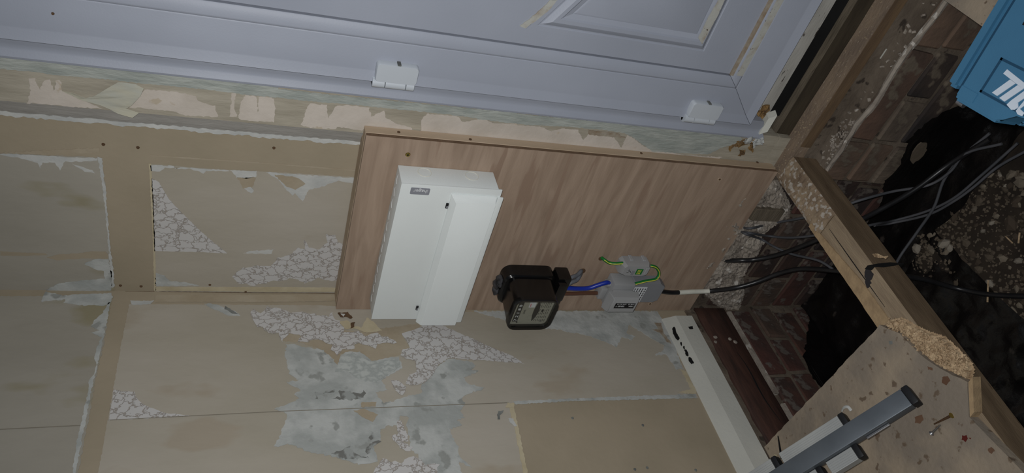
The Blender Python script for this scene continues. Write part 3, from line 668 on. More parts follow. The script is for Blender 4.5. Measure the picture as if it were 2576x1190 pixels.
# torn bit where the sheet was broken away over the joist
tn = [(2213, 818), (2236, 806), (2262, 800), (2300, 822), (2335, 838), (2368, 848), (2385, 862), (2412, 888), (2436, 912), (2441, 928), (2434, 960), (2380, 937), (2330, 907), (2290, 870), (2262, 840)]
bt = bmesh.new(); inner = [P(x, y, 2, ZF) for x, y in tn]
b = grid_patch([P(x, y, 2, 0.012) for x, y in tn], 2, 0.0075, .0022, .0065, 110, edge=.004)
obj('torn_edge', b, M_chip2, floor)
b = bmesh.new(); a0, a1 = P(2436, 962, 2, ZF), P(2440, 1050, 2, ZF)
o_ = Vector((.012, .002, 0)); dn = Vector((0, 0, -.0195))
hexa(b, [a0, a0 + o_, a0 + o_ + dn, a0 + dn], [a1, a1 + o_, a1 + o_ + dn, a1 + dn]); obj('sawn_step', b, M_chipedge, floor)
def floormark(px, m, z=ZF + .0004, jag=.001, name='stain'):
    bb = slab(bmesh.new(), jagged([P(x, y, 2, z) for x, y in px], .003, jag), 2, z, -0.0006); return obj(name, bb, m, floor)
M_stn = mat('brown_stain', (96, 70, 54), (110, 84, 66), 30, 0.8); M_red2 = mat('dried_red_drip', (86, 30, 26), None, 30, 0.5)
floormark([(2302, 1050), (2318, 1043), (2324, 1054), (2314, 1066), (2302, 1064)], M_stn)
floormark([(2420, 1096), (2432, 1095), (2435, 1104), (2428, 1112), (2419, 1106)], M_red2)
floormark([(2436, 1102), (2442, 1101), (2441, 1107)], M_red2)
floormark([(2484, 1128), (2494, 1124), (2502, 1134), (2496, 1142), (2487, 1138)], M_stn)
floormark([(2236, 858), (2244, 856), (2245, 866), (2237, 866)], M_mould)
floormark([(2370, 948), (2384, 946), (2390, 958), (2380, 968), (2370, 962)], M_stn)
floormark([(2333, 922), (2345, 926), (2346, 932), (2334, 930)], M_stn)
# second sheet beyond the door bay (the tool case stands on it)
c = P(2370, 0, 2, ZF); c2 = P(2470, 62, 2, ZF)
b = bx((c.x + c2.x) / 2, 2.2, -1.9, -0.03, 0.0005, ZF); obj('far_sheet', b, M_chip, floor)

# ================================================================== TIMBERS
def strip4(pl, pr, z, th):
    bm = bmesh.new(); dn = Vector((0, 0, -th)); return hexa(bm, [pl[0], pr[0], pr[0] + dn, pl[0] + dn], [pl[1], pr[1], pr[1] + dn, pl[1] + dn])
# main joist running out from the corner of the bay
JL = [P(1946, 436, 2, 0), P(2215, 815, 2, 0)]; JR = [P(1989, 384, 2, 0), P(2576, 1181, 2, 0)]
dl = (JR[1] - JR[0]).normalized()
def at_y(a, b_, y): t = (y - a.y) / (b_.y - a.y); return a.lerp(b_, t)
l0, l1 = at_y(*JL, -0.057), at_y(*JL, -1.8); r0, r1 = at_y(*JR, -0.057), at_y(*JR, -1.8)
l1.x = r1.x - 0.075; 
jo = empty('floor_joist', ((l0.x + r0.x) / 2, -0.5, -0.07)); tag(jo, 'long pine floor joist with plaster-spattered top running under the torn chipboard edge', 'joist')
b = bmesh.new(); dn = Vector((0, 0, -0.068))
ja = [l0, r0, r0 + dn, l0 + dn]; jb = [l1, r1, r1 + dn, l1 + dn]; rings = [[p.lerp(q, t / 24) for p, q in zip(ja, jb)] for t in range(25)]
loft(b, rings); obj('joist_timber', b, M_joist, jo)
# caked plaster on the top at the corner end
def topskin(t0, t1, m, name, amp, z=0.0005, inset=0.002):
    bm = bmesh.new(); g = []
    for i in range(41):
        t = t0 + (t1 - t0) * i / 40; a = l0.lerp(l1, t); c = r0.lerp(r1, t); row = []
        for j in range(9):
            p = a.lerp(c, inset + (1 - 2 * inset) * j / 8); e = min(j, 8 - j, 1)
            p.z += z + (amp * (0.5 + 0.5 * noise.noise(p * 60)) + amp * .8 * abs(noise.noise(p * 140))) * (e if amp else 1); row.append(bm.verts.new(p))
        g.append(row)
    for i in range(40):
        for j in range(8): bm.faces.new([g[i][j], g[i][j + 1], g[i + 1][j + 1], g[i + 1][j]])
    return obj(name, bm, m, jo)
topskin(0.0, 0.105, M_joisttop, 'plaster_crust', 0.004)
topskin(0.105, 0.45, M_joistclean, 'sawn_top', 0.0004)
b = bmesh.new(); L1, L2, n_ = [], [], 30
for i in range(n_ + 1):
    t = .085 + (.262 - .085) * i / n_; a = l0.lerp(l1, t); c = r0.lerp(r1, t); k = .12 + .30 * min(1, i / 18)
    L1.append(a.lerp(c, -.02 + random.uniform(-.01, .01))); L2.append(a.lerp(c, k + random.uniform(-.008, .008)))
slab(b, L1 + L2[::-1], 2, .0034, -.003); obj('sheet_remnant', b, M_chipedge, jo)
b = bmesh.new(); tube(b, [l0.lerp(l1, t).lerp(r0.lerp(r1, t), .52) + Vector((0, 0, .0006)) for t in (.11, .14, .17, .20, .23)], lambda t: .0005 + .0008 * math.sin(t * math.pi), 5, 4); obj('grain_crack', b, M_black, jo)
# split across the joist with a dark patch
bm = bmesh.new()
for poly_ in ([(2183, 667), (2210, 662), (2240, 659), (2275, 662), (2252, 667), (2225, 671), (2200, 670)],):
    pts = [P(x, y, 0, r0.lerp(r1, .19).x + .002) for x, y in poly_]
    slab(bm, pts, 0, r0.lerp(r1, .19).x + .0012, -0.01)
obj('split', bm, M_black, jo)
b = slab(bmesh.new(), jagged([P(x, y, 2, .0012) for x, y in ((2180, 668), (2196, 690), (2190, 712), (2184, 728), (2178, 715), (2176, 690))], .004, .002), 2, 0.0018, -0.001); obj('dark_patch', b, M_mould if False else mat('charred_patch', (44, 42, 44), None, 9, .8), jo)
b = bmesh.new(); s0 = P(2196, 640, 2, .006)
for k in range(4): tube(b, [s0 + Vector((0, -k * .002, 0)), s0 + Vector((.012, -.012 - k * .003, .006)), s0 + Vector((.018 + k * .002, -.03, .004))], .0012, 5, 3)
obj('splinters', b, M_chip2, jo)

# batten on the ledge, running under the door
bt_ = empty('ledge_batten', (1.0, -0.034, -0.03)); tag(bt_, 'slim dusty batten with an orange-brown front lying on the brick ledge under the door', 'batten')
b = bx(0.462, 1.75, -0.055, -0.0125, -0.030, 0.0); bmesh.ops.subdivide_edges(b, edges=[e for e in b.edges if e.calc_length() > 1], cuts=40); rough_up(b, .0012, 12)
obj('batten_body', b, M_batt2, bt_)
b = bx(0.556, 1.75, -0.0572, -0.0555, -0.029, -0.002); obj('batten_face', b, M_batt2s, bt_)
b = bx(0.50, 1.75, -0.050, -0.012, -0.062, -0.0305); obj('bedding_mortar', b, M_mortar, footR)
st = empty('sill_timber', (1.2, 0.01, -0.02)); tag(st, 'grey weathered sill timber directly beneath the white door threshold', 'timber')
b = bx(0.556, 1.75, -0.010, 0.045, -0.055, 0.040); bmesh.ops.subdivide_edges(b, edges=[e for e in b.edges if e.calc_length() > 1], cuts=40); rough_up(b, .0012, 12)
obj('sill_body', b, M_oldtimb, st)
b = bx(0.556, 1.75, -0.0116, -0.0105, -0.03, 0.037); obj('sill_face', b, M_shadetimb, st)  # front face coloured darker to paint the shade inside the recess
# little timber block in the masonry
pa1 = P(1957, 559, 1, -.056); pb1 = P(1976, 531, 1, -.056)
b = bx(min(pa1.x, pb1.x), max(pa1.x, pb1.x), -.056, -.030, pb1.z, .006, .001); o = obj('timber_block', b, M_oldtimb); tag(o, 'short grey timber stub poking down from behind the plywood board', 'block')

# plaster crumbs lying on the ledge, batten and joist
def crumbs(name, spots, m, r=(.0012, .004), parent=None, label=None, cat='debris'):
    bm = bmesh.new()
    for c in spots:
        s = random.uniform(*r)
        bmesh.ops.create_cube(bm, size=s * 2, matrix=Matrix.Translation(c + Vector((0, 0, s * .4))) @ Matrix.Rotation(random.uniform(0, 3), 4, Vector((random.random(), random.random(), 1))) @ Matrix.Diagonal((1, random.uniform(.4, 1), random.uniform(.3, .7), 1)))
    o = obj(name, bm, m, parent)
    tag(o, label, cat if parent is None else None, kind='stuff'); return o
sp_ = [Vector((random.gauss(.60, .03), random.uniform(-.096, -.062), -.064)) for _ in range(70)] + [Vector((random.uniform(.56, 1.2), random.uniform(-.096, -.062), -.064)) for _ in range(70)]
crumbs('plaster_crumbs', sp_, M_mortarl, label='scattered pale plaster crumbs on the brick ledge under the door')
sp_ = [Vector((random.uniform(.47, .62) if k % 2 else random.uniform(.47, .9), random.uniform(-.053, -.015), .0)) for k in range(120)]
crumbs('wood_chips', sp_, M_joistclean, (.0006, .0018), label='fine wood chips sprinkled along the top of the ledge batten')
for k, (x, y, s) in enumerate(((2218, 132, .011), (2172, 152, .009), (2084, 298, .005), (2041, 355, .007))):
    c = P(x, y, 2, -0.062); b = bx(c.x - s, c.x + s, c.y - s * .5, c.y + s * .5, -.064, -.0615); 
    o = obj('paint_flake', b, M_skirt); tag(o, ['largest pale paint flake on the ledge, nearest the blue tool case', 'pale paint flake on the ledge just left of the largest flake', 'small pale flake on the ledge halfway to the joist', 'pale flake on the ledge beside the end of the joist'][k], 'flake')
sp_ = []
for _ in range(900):
    x, y = random.uniform(2236, 2436), random.uniform(800, 960)
    t = (x - 2236) / 200
    if abs(y - (815 + 110 * t)) < 28: sp_.append(P(x, y, 2, .014 + random.uniform(0, .004)))
crumbs('sawdust', sp_, M_chip2, (.0008, .0022), parent=floor)

# ================================================================== BACKBOARD
YB = -0.051
bb = empty('plywood_backboard', (0.24, -0.02, 0.009)); tag(bb, 'pink-brown plywood board fixed in the corner beside the door, carrying the electrics', 'board')
b = bx(0.002, 0.479, YB, YB + 0.009, 0.009, 0.946); obj('plywood_sheet', b, M_ply, bb)
for k in range(3):
    b = bx(0.4790, 0.4797, YB + .0012 + k * .0027, YB + .0024 + k * .0027, 0.0095, 0.9455); obj('ply_layer', b, M_plyedge2, bb)
b = bx(0.454, 0.4795, YB + .0093, -0.019, 0.009, 0.9465, .001); obj('side_batten', b, M_batten, bb)
b = bx(0.004, 0.453, YB + .0093, -0.003, 0.915, 0.9465, .001); obj('top_batten', b, M_batten, bb)
b = bx(0.004, 0.453, YB + .0093, -0.003, 0.009, 0.03, .001); obj('bottom_batten', b, M_batten, bb)
for q in ((1003, 333), (1183, 351), (1613, 386), (1905, 409)):
    c = P(q[0], q[1], 0, 0.4795); b = bmesh.new(); cyl(b, c, c + Vector((.0012, 0, 0)), .003, 10); obj('batten_screw', b, M_plyedge2, bb)
def bscrew(q, m, r):
    c = P(q[0], q[1], 1, YB); b = bmesh.new(); cyl(b, c, c + Vector((0, -.0016, 0)), r, 16, r * .8); s = obj('board_screw', b, m, bb, sm=40)
    b = bmesh.new(); box(b, c.x - .0025, c.x + .0025, c.y - .0021, c.y - .0014, c.z - .0006, c.z + .0006); box(b, c.x - .0006, c.x + .0006, c.y - .0021, c.y - .0014, c.z - .0025, c.z + .0025); obj('cross_slot', b, M_black, s)
bscrew((1026, 389), M_brass, .005)
for q in ((1810, 451), (1635, 764)):
    c = P(q[0], q[1], 1, YB); b = bmesh.new(); cyl(b, c + Vector((0, .001, 0)), c + Vector((0, -.0008, 0)), .0045, 16); h = obj('screw_hole', b, M_batten, bb)
    b = bmesh.new(); cyl(b, c + Vector((0, -.0008, 0)), c + Vector((0, -.0012, 0)), .0028, 16); obj('hole_recess', b, M_plyedge2, h)

# ================================================================== CONSUMER UNIT
cu = empty('consumer_unit', (0.228, YB, 0.685)); tag(cu, 'white metal consumer unit with hinged breaker cover at the top of the plywood board', 'fuse box')
YC = -0.110; zt_, zb_ = 0.877, 0.684
b = bx(0.038, 0.418, YC + .004, YB - .0006, zb_, zt_, .0012, 2); obj('enclosure', b, M_cu, cu, sm=40)
b = bx(0.036, 0.4195, YC, YC + .0035, zb_ - .006, zt_ + .001, .0012, 2); obj('front_cover', b, M_cu, cu, sm=40)
# knock-outs: rings on the short side, only their lit edge as crescents along the long side
def ring(bm, c, u, v, r, th=.0006, seg=28, h=.0009):
    n = u.cross(v)
    rr = lambda rad, q: [c + u * rad * math.cos(2 * math.pi * k / seg) + v * rad * math.sin(2 * math.pi * k / seg) + n * q for k in range(seg)]
    loft(bm, [rr(r, 0), rr(r, h), rr(r - th, h), rr(r - th, 0)], False, False)
def arc(bm, c, r, seg=12):
    pt = lambda rad, a, q: c + Vector((rad * math.cos(a), rad * 1.1 * math.sin(a), q))
    A = [math.pi * (.12 + .76 * k / seg) for k in range(seg + 1)]
    w_ = [.0013 * math.sin(math.pi * k / seg) + .0002 for k in range(seg + 1)]
    loft(bm, [[pt(r, a, -.0003), pt(r, a, .0006), pt(r - t, a, .0006), pt(r - t, a, -.0003)] for a, t in zip(A, w_)])
X_, Y_, Z_ = Vector((1, 0, 0)), Vector((0, 1, 0)), Vector((0, 0, 1))
for q in ((1068, 434), (1187, 443)):
    c = P(q[0], q[1], 0, 0.4181); b = bmesh.new(); ring(b, c, Y_, Z_, .0135); obj('knockout', b, M_cushade, cu, sm=40)
for k in range(12):
    b = bmesh.new(); arc(b, Vector((.40 - k * .0305, -.078, zt_ - .0002)), .0125); obj('knockout', b, M_letter, cu, sm=40)
# hinged cover over the breakers
f0, f1 = 0.776, 0.688
b = bmesh.new()
loft(b, [[(x, YC - .0002, z) for x, z in ((.404, f0 + .002), (.404, f1), (.030, f1), (.030, f0 + .002))],
         [(x, YC - .003, z) for x, z in ((.404, f0 + .002), (.404, f1), (.030, f1), (.030, f0 + .002))],
         [(x, YC - .014, z) for x, z in ((.390, f0 - .0085), (.390, f1), (.030, f1), (.030, f0 - .0085))]])
bmesh.ops.bevel(b, geom=list(b.edges), offset=.0007, segments=2, affect='EDGES', clamp_overlap=True)
fl_ = obj('breaker_cover', b, M_cu, cu, sm=40)
b = bmesh.new(); box(b, .030, .4035, YC - .0050, YC - .0004, f1 - .0155, f1 - .0030, .002, 2); obj('cover_lip', b, M_cu, cu, sm=40)
for q in ((1124, 516), (1049, 773)):
    c = P(q[0], q[1], 1, YC); b = bx(c.x - .006, c.x + .006, YC - .0035, YC - .0003, c.z - .0025, c.z + .0025, .0005); s = obj('cover_latch', b, M_rub, cu)
    b = bx(c.x - .006, c.x + .001, YC - .0045, YC - .0036, c.z - .002, c.z + .0015); obj('latch_tongue', b, M_grey2, s)
l0_, l1_ = P(1035, 470, 1, YC), P(1080, 488, 1, YC)
lx0, lx1 = .3965, .4125; lz0, lz1 = .8215, .8585
q = rrect(lx0, lx1, lz0, lz1, .002, 3); b = bmesh.new(); hexa(b, [(x, YC - .0001, z) for x, z in q], [(x, YC - .0007, z) for x, z in q]); lg = obj('logo_plate', b, M_logo, cu)
text('logo_lettering', ':hager', M_letter, lg, (lx1 - .0035, YC - .0008, lz0 + .0035), (0, 0, 1), (-1, 0, 0), .0115, ext=.0001)

# ================================================================== METER
mt = empty('electricity_meter', (0.115, YB, 0.50)); tag(mt, 'black electricity meter with glass dial window in the middle of the plywood board', 'meter')
def yl_(q, y): return [(x, y, z) for x, z in q]
b = bmesh.new()
q0 = rrect(.062, .158, .462, .590, .022, 6); q1 = rrect(.066, .152, .470, .580, .018, 6); q2 = rrect(.066, .157, .480, .584, .016, 6)
loft(b, [yl_(q0, YB - .0005), yl_(q0, -.082), yl_(rrect(.065, .155, .466, .586, .020, 6), -.087), yl_(q1, -.088), yl_(q2, -.150)])
obj('meter_case', b, M_bake, mt, sm=35)
FY = -.160
qo = rrect(.0635, .163, .480, .588, .024, 6); qi = rrect(.070, .155, .487, .581, .012, 6)
b = bmesh.new(); loft(b, [yl_(rrect(.064, .159, .480, .586, .022, 6), -.1505), yl_(qo, -.153), yl_(qo, FY - .003), yl_(rrect(.0645, .162, .481, .587, .023, 6), FY - .006), yl_(qi, FY - .0045), yl_(rrect(.071, .154, .488, .580, .011, 6), -.152)], False, False)
obj('window_rim', b, M_bake, mt, sm=35)
b = bmesh.new(); qd = rrect(.0705, .1545, .4875, .5805, .011, 6); hexa(b, yl_(qd, -.1512), yl_(qd, -.1545)); dial = obj('dial', b, M_dial, mt)
YY = -.1546
def dq(x0, x1, z0, z1, m, name, th=.0006): return obj(name, bx(x0, x1, YY - th, YY, z0, z1), m, dial)
dq(.080, .146, .560, .572, M_dialdark, 'register_window')
text('register_digits', '7 2 1 8 0', M_letter, dial, (.082, YY - .0008, .5625), (1, 0, 0), (0, 0, 1), .0098, ext=.0001, sx=1.55)
text('unit_marking', 'kWh', M_ink, dial, (.106, YY - .0003, .549), (1, 0, 0), (0, 0, 1), .007, ext=.0001)
dq(.128, .148, .531, .546, M_label, 'white_tag'); text('tag_lettering', 'SERIES', M_red, dial, (.1295, YY - .0008, .5415), (1, 0, 0), (0, 0, 1), .0042, ext=.0001)
b = bmesh.new(); qq = [(.083 + .066 * t, .524 - .007 * math.sin(t * math.pi)) for t in [i / 10 for i in range(11)]] + [(.149 - .066 * t, .526 + .004 * math.sin(t * math.pi)) for t in [i / 10 for i in range(11)]]
hexa(b, yl_(qq, YY), yl_(qq, YY - .0006)); obj('disc_slot', b, M_dialdark, dial)
b = bmesh.new(); cyl(b, (.112, YY + .001, .524), (.112, YY - .0012, .524), .0, 4, .0); b.free()
b = bmesh.new(); ring(b, Vector((.092, YY, .532)), Z_, X_, .009, th=.002, h=.0012, seg=18); obj('disc_guide', b, M_dialdark, dial)
dq(.113, .121, .506, .511, M_ink, 'dark_square')
for k in range(7):
    z = .519 - k * .0042
    for j in range(6):
        if (k in (2, 3)) and j == 3: continue
        xx = .080 + j * .0115 + random.uniform(0, .002); dq(xx, xx + random.uniform(.005, .009), z, z + .0011, M_dialdark, 'print_line', .0003)
for (x, z) in ((.078, .560), (.145, .500), (.082, .503)):
    b = bmesh.new(); cyl(b, (x, YY, z), (x, YY - .0012, z), .0022, 12); obj('dial_screw', b, M_steel, dial)
b = bmesh.new(); qg = rrect(.0706, .1544, .4876, .5804, .011, 6); hexa(b, yl_(qg, FY - .0005), yl_(qg, FY - .0022)); obj('window_glass', b, M_glass, mt)
b = bmesh.new(); box(b, .078, .156, -.092, YB - .0005, .427, .4615, .005, 2); obj('terminal_cover', b, M_bake, mt, sm=40)
b = bmesh.new(); box(b, .082, .150, -.107, -.0925, .440, .463, .006, 2); obj('terminal_hood', b, M_bake, mt, sm=40)
b = bmesh.new()
for (x, z, r) in ((.125, .594, .012), (.108, .596, .013), (.09, .594, .011), (.115, .590, .012)):
    bmesh.ops.create_icosphere(b, subdivisions=2, radius=r, matrix=Matrix.Translation((x, -.068, z)) @ Matrix.Diagonal((1, 1, .55, 1)))
rough_up(b, .006, 60); obj('melted_lug', b, M_solder, mt, sm=30)

# ================================================================== CUT-OUT AND EARTH BLOCK
so = empty('service_cutout', (0.11, YB, 0.235)); tag(so, 'grey service cut-out with black-labelled fuse carrier below the meter on the board', 'fuse holder')
b = bmesh.new(); box(b, .060, .140, -.092, YB - .0005, .250, .308, .004, 2); obj('cutout_base', b, M_grey, so, sm=40)
b = bmesh.new(); box(b, .064, .126, -.104, -.0925, .254, .311, .005, 2); obj('base_step', b, M_grey, so, sm=40)
b = bmesh.new()
qa = [(.062, .248), (.126, .248), (.133, .242), (.133, .170), (.120, .152), (.070, .152), (.062, .164)]
loft(b, [yl_(qa, YB - .0005), yl_(qa, -.072), yl_([(x * .96 + .004, z * .97 + .006) for x, z in qa], -.078)]); obj('cable_box', b, M_grey2, so, sm=30)
b = bmesh.new(); box(b, .072, .108, -.078, YB - .0005, .3085, .326, .003, 2); obj('cable_shroud', b, M_grey, so, sm=40)
b = bmesh.new(); cyl(b, (.122, -.070, .309), (.122, -.070, .318), .010); obj('terminal_collar', b, M_grey, so, sm=40)
b = bmesh.new()
c0, c1 = (.074, .132), (.246, .327)
loft(b, [[(c0[0], -.1045, c1[0]), (c0[1], -.1045, c1[0]), (c0[1], -.1045, c1[1]), (c0[0], -.1045, c1[1])],
         [(c0[0] + .004, -.120, c1[0] + .002), (c0[1] - .001, -.127, c1[0] + .004), (c0[1] - .001, -.127, c1[1] - .006), (c0[0] + .004, -.120, c1[1] - .004)],
         [(c0[0] + .010, -.130, c1[0] + .004), (c0[1] - .005, -.130, c1[0] + .006), (c0[1] - .005, -.130, c1[1] - .008), (c0[0] + .010, -.130, c1[1] - .006)]])
bmesh.ops.bevel(b, geom=list(b.edges), offset=.0018, segments=2, affect='EDGES', clamp_overlap=True)
fc = obj('fuse_carrier', b, M_grey, so, sm=40)
b = bx(.0985, .1165, -.1308, -.1301, .257, .311, .0003); fl2 = obj('rating_label', b, M_ink, fc)
text('rating_lettering', '100A      SERIES 7', M_letter, fl2, (.1085, -.1309, .259), (0, 0, 1), (-1, 0, 0), .0066, ext=.0001)
text('rating_lettering', 'TYPE 2A   LINK 5.5 kA', M_letter, fl2, (.1150, -.1309, .259), (0, 0, 1), (-1, 0, 0), .0050, ext=.0001)
b = bmesh.new()
for (x, z, r) in ((.10, .318, .006), (.088, .322, .006), (.094, .316, .006)): bmesh.ops.create_icosphere(b, subdivisions=2, radius=r, matrix=Matrix.Translation((x, -.108, z)))
rough_up(b, .004, 110); obj('sealing_lug', b, M_grey, so, sm=25)
lab = [P(x, y, 1, -.0785) for x, y in ((1604, 722), (1631, 722), (1611, 760), (1592, 757))]
xa, xb = lab[2].x, lab[0].x; za, zb2 = min(p.z for p in lab), max(p.z for p in lab)
b = bx(xa, xb, -.0795, -.0783, za + .004, za + .040); lb = obj('white_sticker', b, M_label, so)
for k in range(5):
    z = za + .0365 - k * .0072
    for j in range(7):
        xx = xa + .002 + j * (xb - xa - .004) / 7; b = bx(xx, xx + random.uniform(.55, .88) * (xb - xa - .004) / 7, -.0800, -.07955, z - .0012, z + .0012); obj('print_line', b, M_ink, lb)
eb = empty('earth_block', (0.180, YB, 0.265)); tag(eb, 'small grey earth terminal block with a green label beside the cut-out', 'terminal block')
b = bmesh.new()
qe = [(.160, .232), (.157, .240), (.157, .292), (.164, .304), (.190, .304), (.198, .298), (.198, .232), (.192, .226), (.164, .226)]
loft(b, [yl_(qe, YB - .0005), yl_([(x + .003, z + .002) for x, z in qe], -.076), yl_([(.184 + (x - .178) * .78, .268 + (z - .265) * .86) for x, z in qe], -.088)]); obj('block_body', b, M_grey, eb, sm=30)
for a6 in ((.1985, .203, -.070, YB - .001, .240, .249), (.1985, .203, -.070, YB - .001, .275, .284), (.176, .196, -.091, -.0885, .236, .246)): obj('clip_lug', bx(*a6, .001), M_grey, eb)
b = bx(.1735, .191, -.0894, -.0882, .251, .268); gl = obj('green_label', b, M_greend, eb)
for (xa_, za_) in ((.1755, .264), (.1755, .2605), (.1755, .257), (.1835, .264), (.1835, .2605), (.1835, .257)):
    b = bx(xa_, xa_ + .006, -.0899, -.0895, za_ - .0008, za_ + .0008); obj('label_print', b, M_yellow, gl)
b = bmesh.new(); tube(b, [(.188, -.089, .288), (.193, -.094, .293), (.188, -.097, .298), (.183, -.093, .294), (.187, -.092, .288), (.181, -.091, .283)], .0009, 6, 6); obj('sealing_wire', b, M_steel, eb)
b = bx(.172, .184, -.0898, -.0882, .272, .279); obj('sealing_slot', b, M_grey2, eb)

# ================================================================== CABLES ON THE BOARD
def Q(x, y, yv): return P(x, y, 1, yv)
def cable(name, pts, r, m, label, cat='cable', flat=1.0, grp=None, seg=10):
    b = bmesh.new(); tube(b, pts, r, seg, 8, flat); o = obj(name, b, m, sm=60); tag(o, label, cat, grp); return o
cable('blue_cable', [(.106, -.075, .430), Q(1430, 725, -.074), Q(1450, 726, -.074), Q(1480, 725, -.074), Q(1505, 717, -.075), Q(1525, 711, -.075), (.126, -.073, .312)], .0055, M_bluec, 'thick blue insulated cable joining the meter to the cut-out')
cable('brown_cable', [(.086, -.073, .430), (.0835, -.070, .39), (.083, -.068, .365), (.083, -.067, .3262)], .0050, M_brownc, 'dark brown insulated cable just below the blue one, meter to cut-out')
cable('grey_tail', [(.136, -.076, .430), Q(1440, 697, -.073), Q(1452, 692, -.066), Q(1460, 684, -.058), Q(1462, 681, -.0515)], .005, M_greyc, 'grey meter tail, upper of the two bent into the board')
cable('grey_tail', [(.122, -.082, .430), Q(1438, 710, -.079), Q(1450, 705, -.074), Q(1457, 696, -.066), Q(1461, 689, -.0518)], .005, M_greyc, 'grey meter tail, lower of the two bent into the board')
def earth(name, pts, label):
    r = .0038; rt = empty(name, pts[0]); tag(rt, label, 'wire')
    b = bmesh.new(); tube(b, pts, r, 10, 8); obj('green_sheath', b, M_greend, rt, sm=60)
    path = cr(pts, 8); b = bmesh.new(); tube(b, [p + Vector((.0012, -.0034, .0)) for p in path], .0011, 6, 1); obj('yellow_stripe', b, M_yellow, rt, sm=60)
earth('earth_wire', [Q(1513, 648, -.0515), Q(1521, 654, -.060), Q(1532, 661, -.064), Q(1548, 663, -.070), Q(1566, 662, -.072), (.187, -.070, .304)], 'green and yellow earth wire going from the earth block into a hole')
earth('earth_wire', [(.184, -.070, .226), Q(1640, 669, -.073), Q(1652, 674, -.073), Q(1658, 688, -.076), Q(1650, 702, -.082), Q(1625, 707, -.084), (.136, -.084, .249)], 'green and yellow earth wire looping from the earth block into the cut-out')
c = Q(1512, 650, YB); b = bmesh.new(); cyl(b, c + Vector((0, -.0002, 0)), c + Vector((0, -.001, 0)), .0065, 16); obj('cable_hole', b, M_plyedge2, bb)
c = Q(1464, 682, YB); b = bmesh.new(); cyl(b, c + Vector((0, -.0002, 0)), c + Vector((0, -.001, 0)), .009, 16); obj('cable_hole', b, M_plyedge2, bb)

# ================================================================== CABLES UNDER THE FLOOR
def pz(x, y, z): return P(x, y, 2, z)
main = [(.094, -.066, .160), Q(1690, 736, -.066), Q(1740, 734, -.068), Q(1785, 732, -.072), pz(1850, 724, -.03), pz(1905, 709, -.07), pz(1960, 688, -.10), pz(2020, 676, -.12), pz(2110, 682, -.125), pz(2200, 690, -.14), pz(2310, 700, -.25), pz(2400, 724, -.34), pz(2490, 741, -.36), pz(2600, 746, -.36)]
mc = empty('supply_cable', (.094, -.066, .155)); tag(mc, 'thick black supply cable with a white-taped stretch, leaving the cut-out under the joist', 'cable')
b = bmesh.new(); tube(b, main, .0058, 10, 8); obj('cable_sheath', b, M_blackc, mc, sm=60)
pa = cr(main, 8)
b = bmesh.new(); tube(b, [p for p in pa if 1702 < (lambda v: v.dot(rx) / v.dot(rz) * FPX + 1288)(p - CAM) < 1790], .0063, 10, 1); obj('white_tape', b, M_tape, mc, sm=60)
gz = [
 ('black_cable', [Q(1800, 655, -.030) + Vector((0, .008, .02)), Q(1812, 655, -.034), Q(1862, 655, -.068), pz(1900, 653, -.06), pz(1960, 640, -.09), pz(2050, 606, -.10), pz(2140, 565, -.11), pz(2210, 530, -.16), pz(2300, 478, -.22), pz(2390, 412, -.26), pz(2490, 350, -.26)], .0058, M_blackc, 'second black cable, crossing under the joist between the grey cables'),
 ('grey_cable', [Q(1855, 570, -.030) + Vector((0, .008, .02)), Q(1862, 571, -.034), Q(1890, 574, -.068), pz(1940, 562, -.08), pz(2010, 550, -.09), pz(2090, 530, -.10), pz(2160, 505, -.12), pz(2245, 482, -.20), pz(2335, 466, -.26), pz(2390, 432, -.27), pz(2430, 386, -.26), pz(2520, 362, -.26)], .0031, M_cable, 'topmost grey cable from behind the board, reaching the blue case'),
 ('grey_cable', [Q(1850, 582, -.028) + Vector((0, .008, .02)), Q(1858, 582, -.036), Q(1890, 587, -.07), pz(1935, 594, -.09), pz(1990, 598, -.10), pz(2060, 591, -.10), pz(2130, 580, -.12), pz(2205, 563, -.2), pz(2245, 556, -.30), pz(2330, 532, -.33), pz(2400, 498, -.33), pz(2470, 440, -.33), pz(2560, 360, -.33)], .0031, M_cable, 'grey cable running level below the topmost one, then across the rubble'),
 ('grey_cable', [Q(1848, 580, -.022) + Vector((0, .008, .02)), Q(1856, 580, -.038), Q(1880, 590, -.07), pz(1915, 602, -.08), pz(1950, 622, -.09), pz(1995, 640, -.11), pz(2060, 656, -.12), pz(2110, 684, -.13), pz(2180, 700, -.2)], .0031, M_cable, 'drooping grey cable that crosses over the black ones in the left bay'),
 ('grey_cable', [pz(2200, 567, -.22), pz(2240, 562, -.30), pz(2335, 540, -.32), pz(2400, 506, -.32), pz(2450, 470, -.32), pz(2510, 420, -.32), pz(2590, 375, -.32)], .0031, M_cable, 'grey cable lying alongside another over the pale rubble'),
 ('grey_cable', [pz(2250, 670, -.28), pz(2270, 636, -.30), pz(2310, 580, -.31), pz(2350, 520, -.30), pz(2375, 452, -.29), pz(2420, 395, -.28), pz(2490, 335, -.28)], .0033, M_cable, 'grey cable climbing steeply across the other ones over the black sheet'),
]
for nm, pts, r, m, lab_ in gz: cable(nm, pts, r, m, lab_, flat=1.0, seg=8)

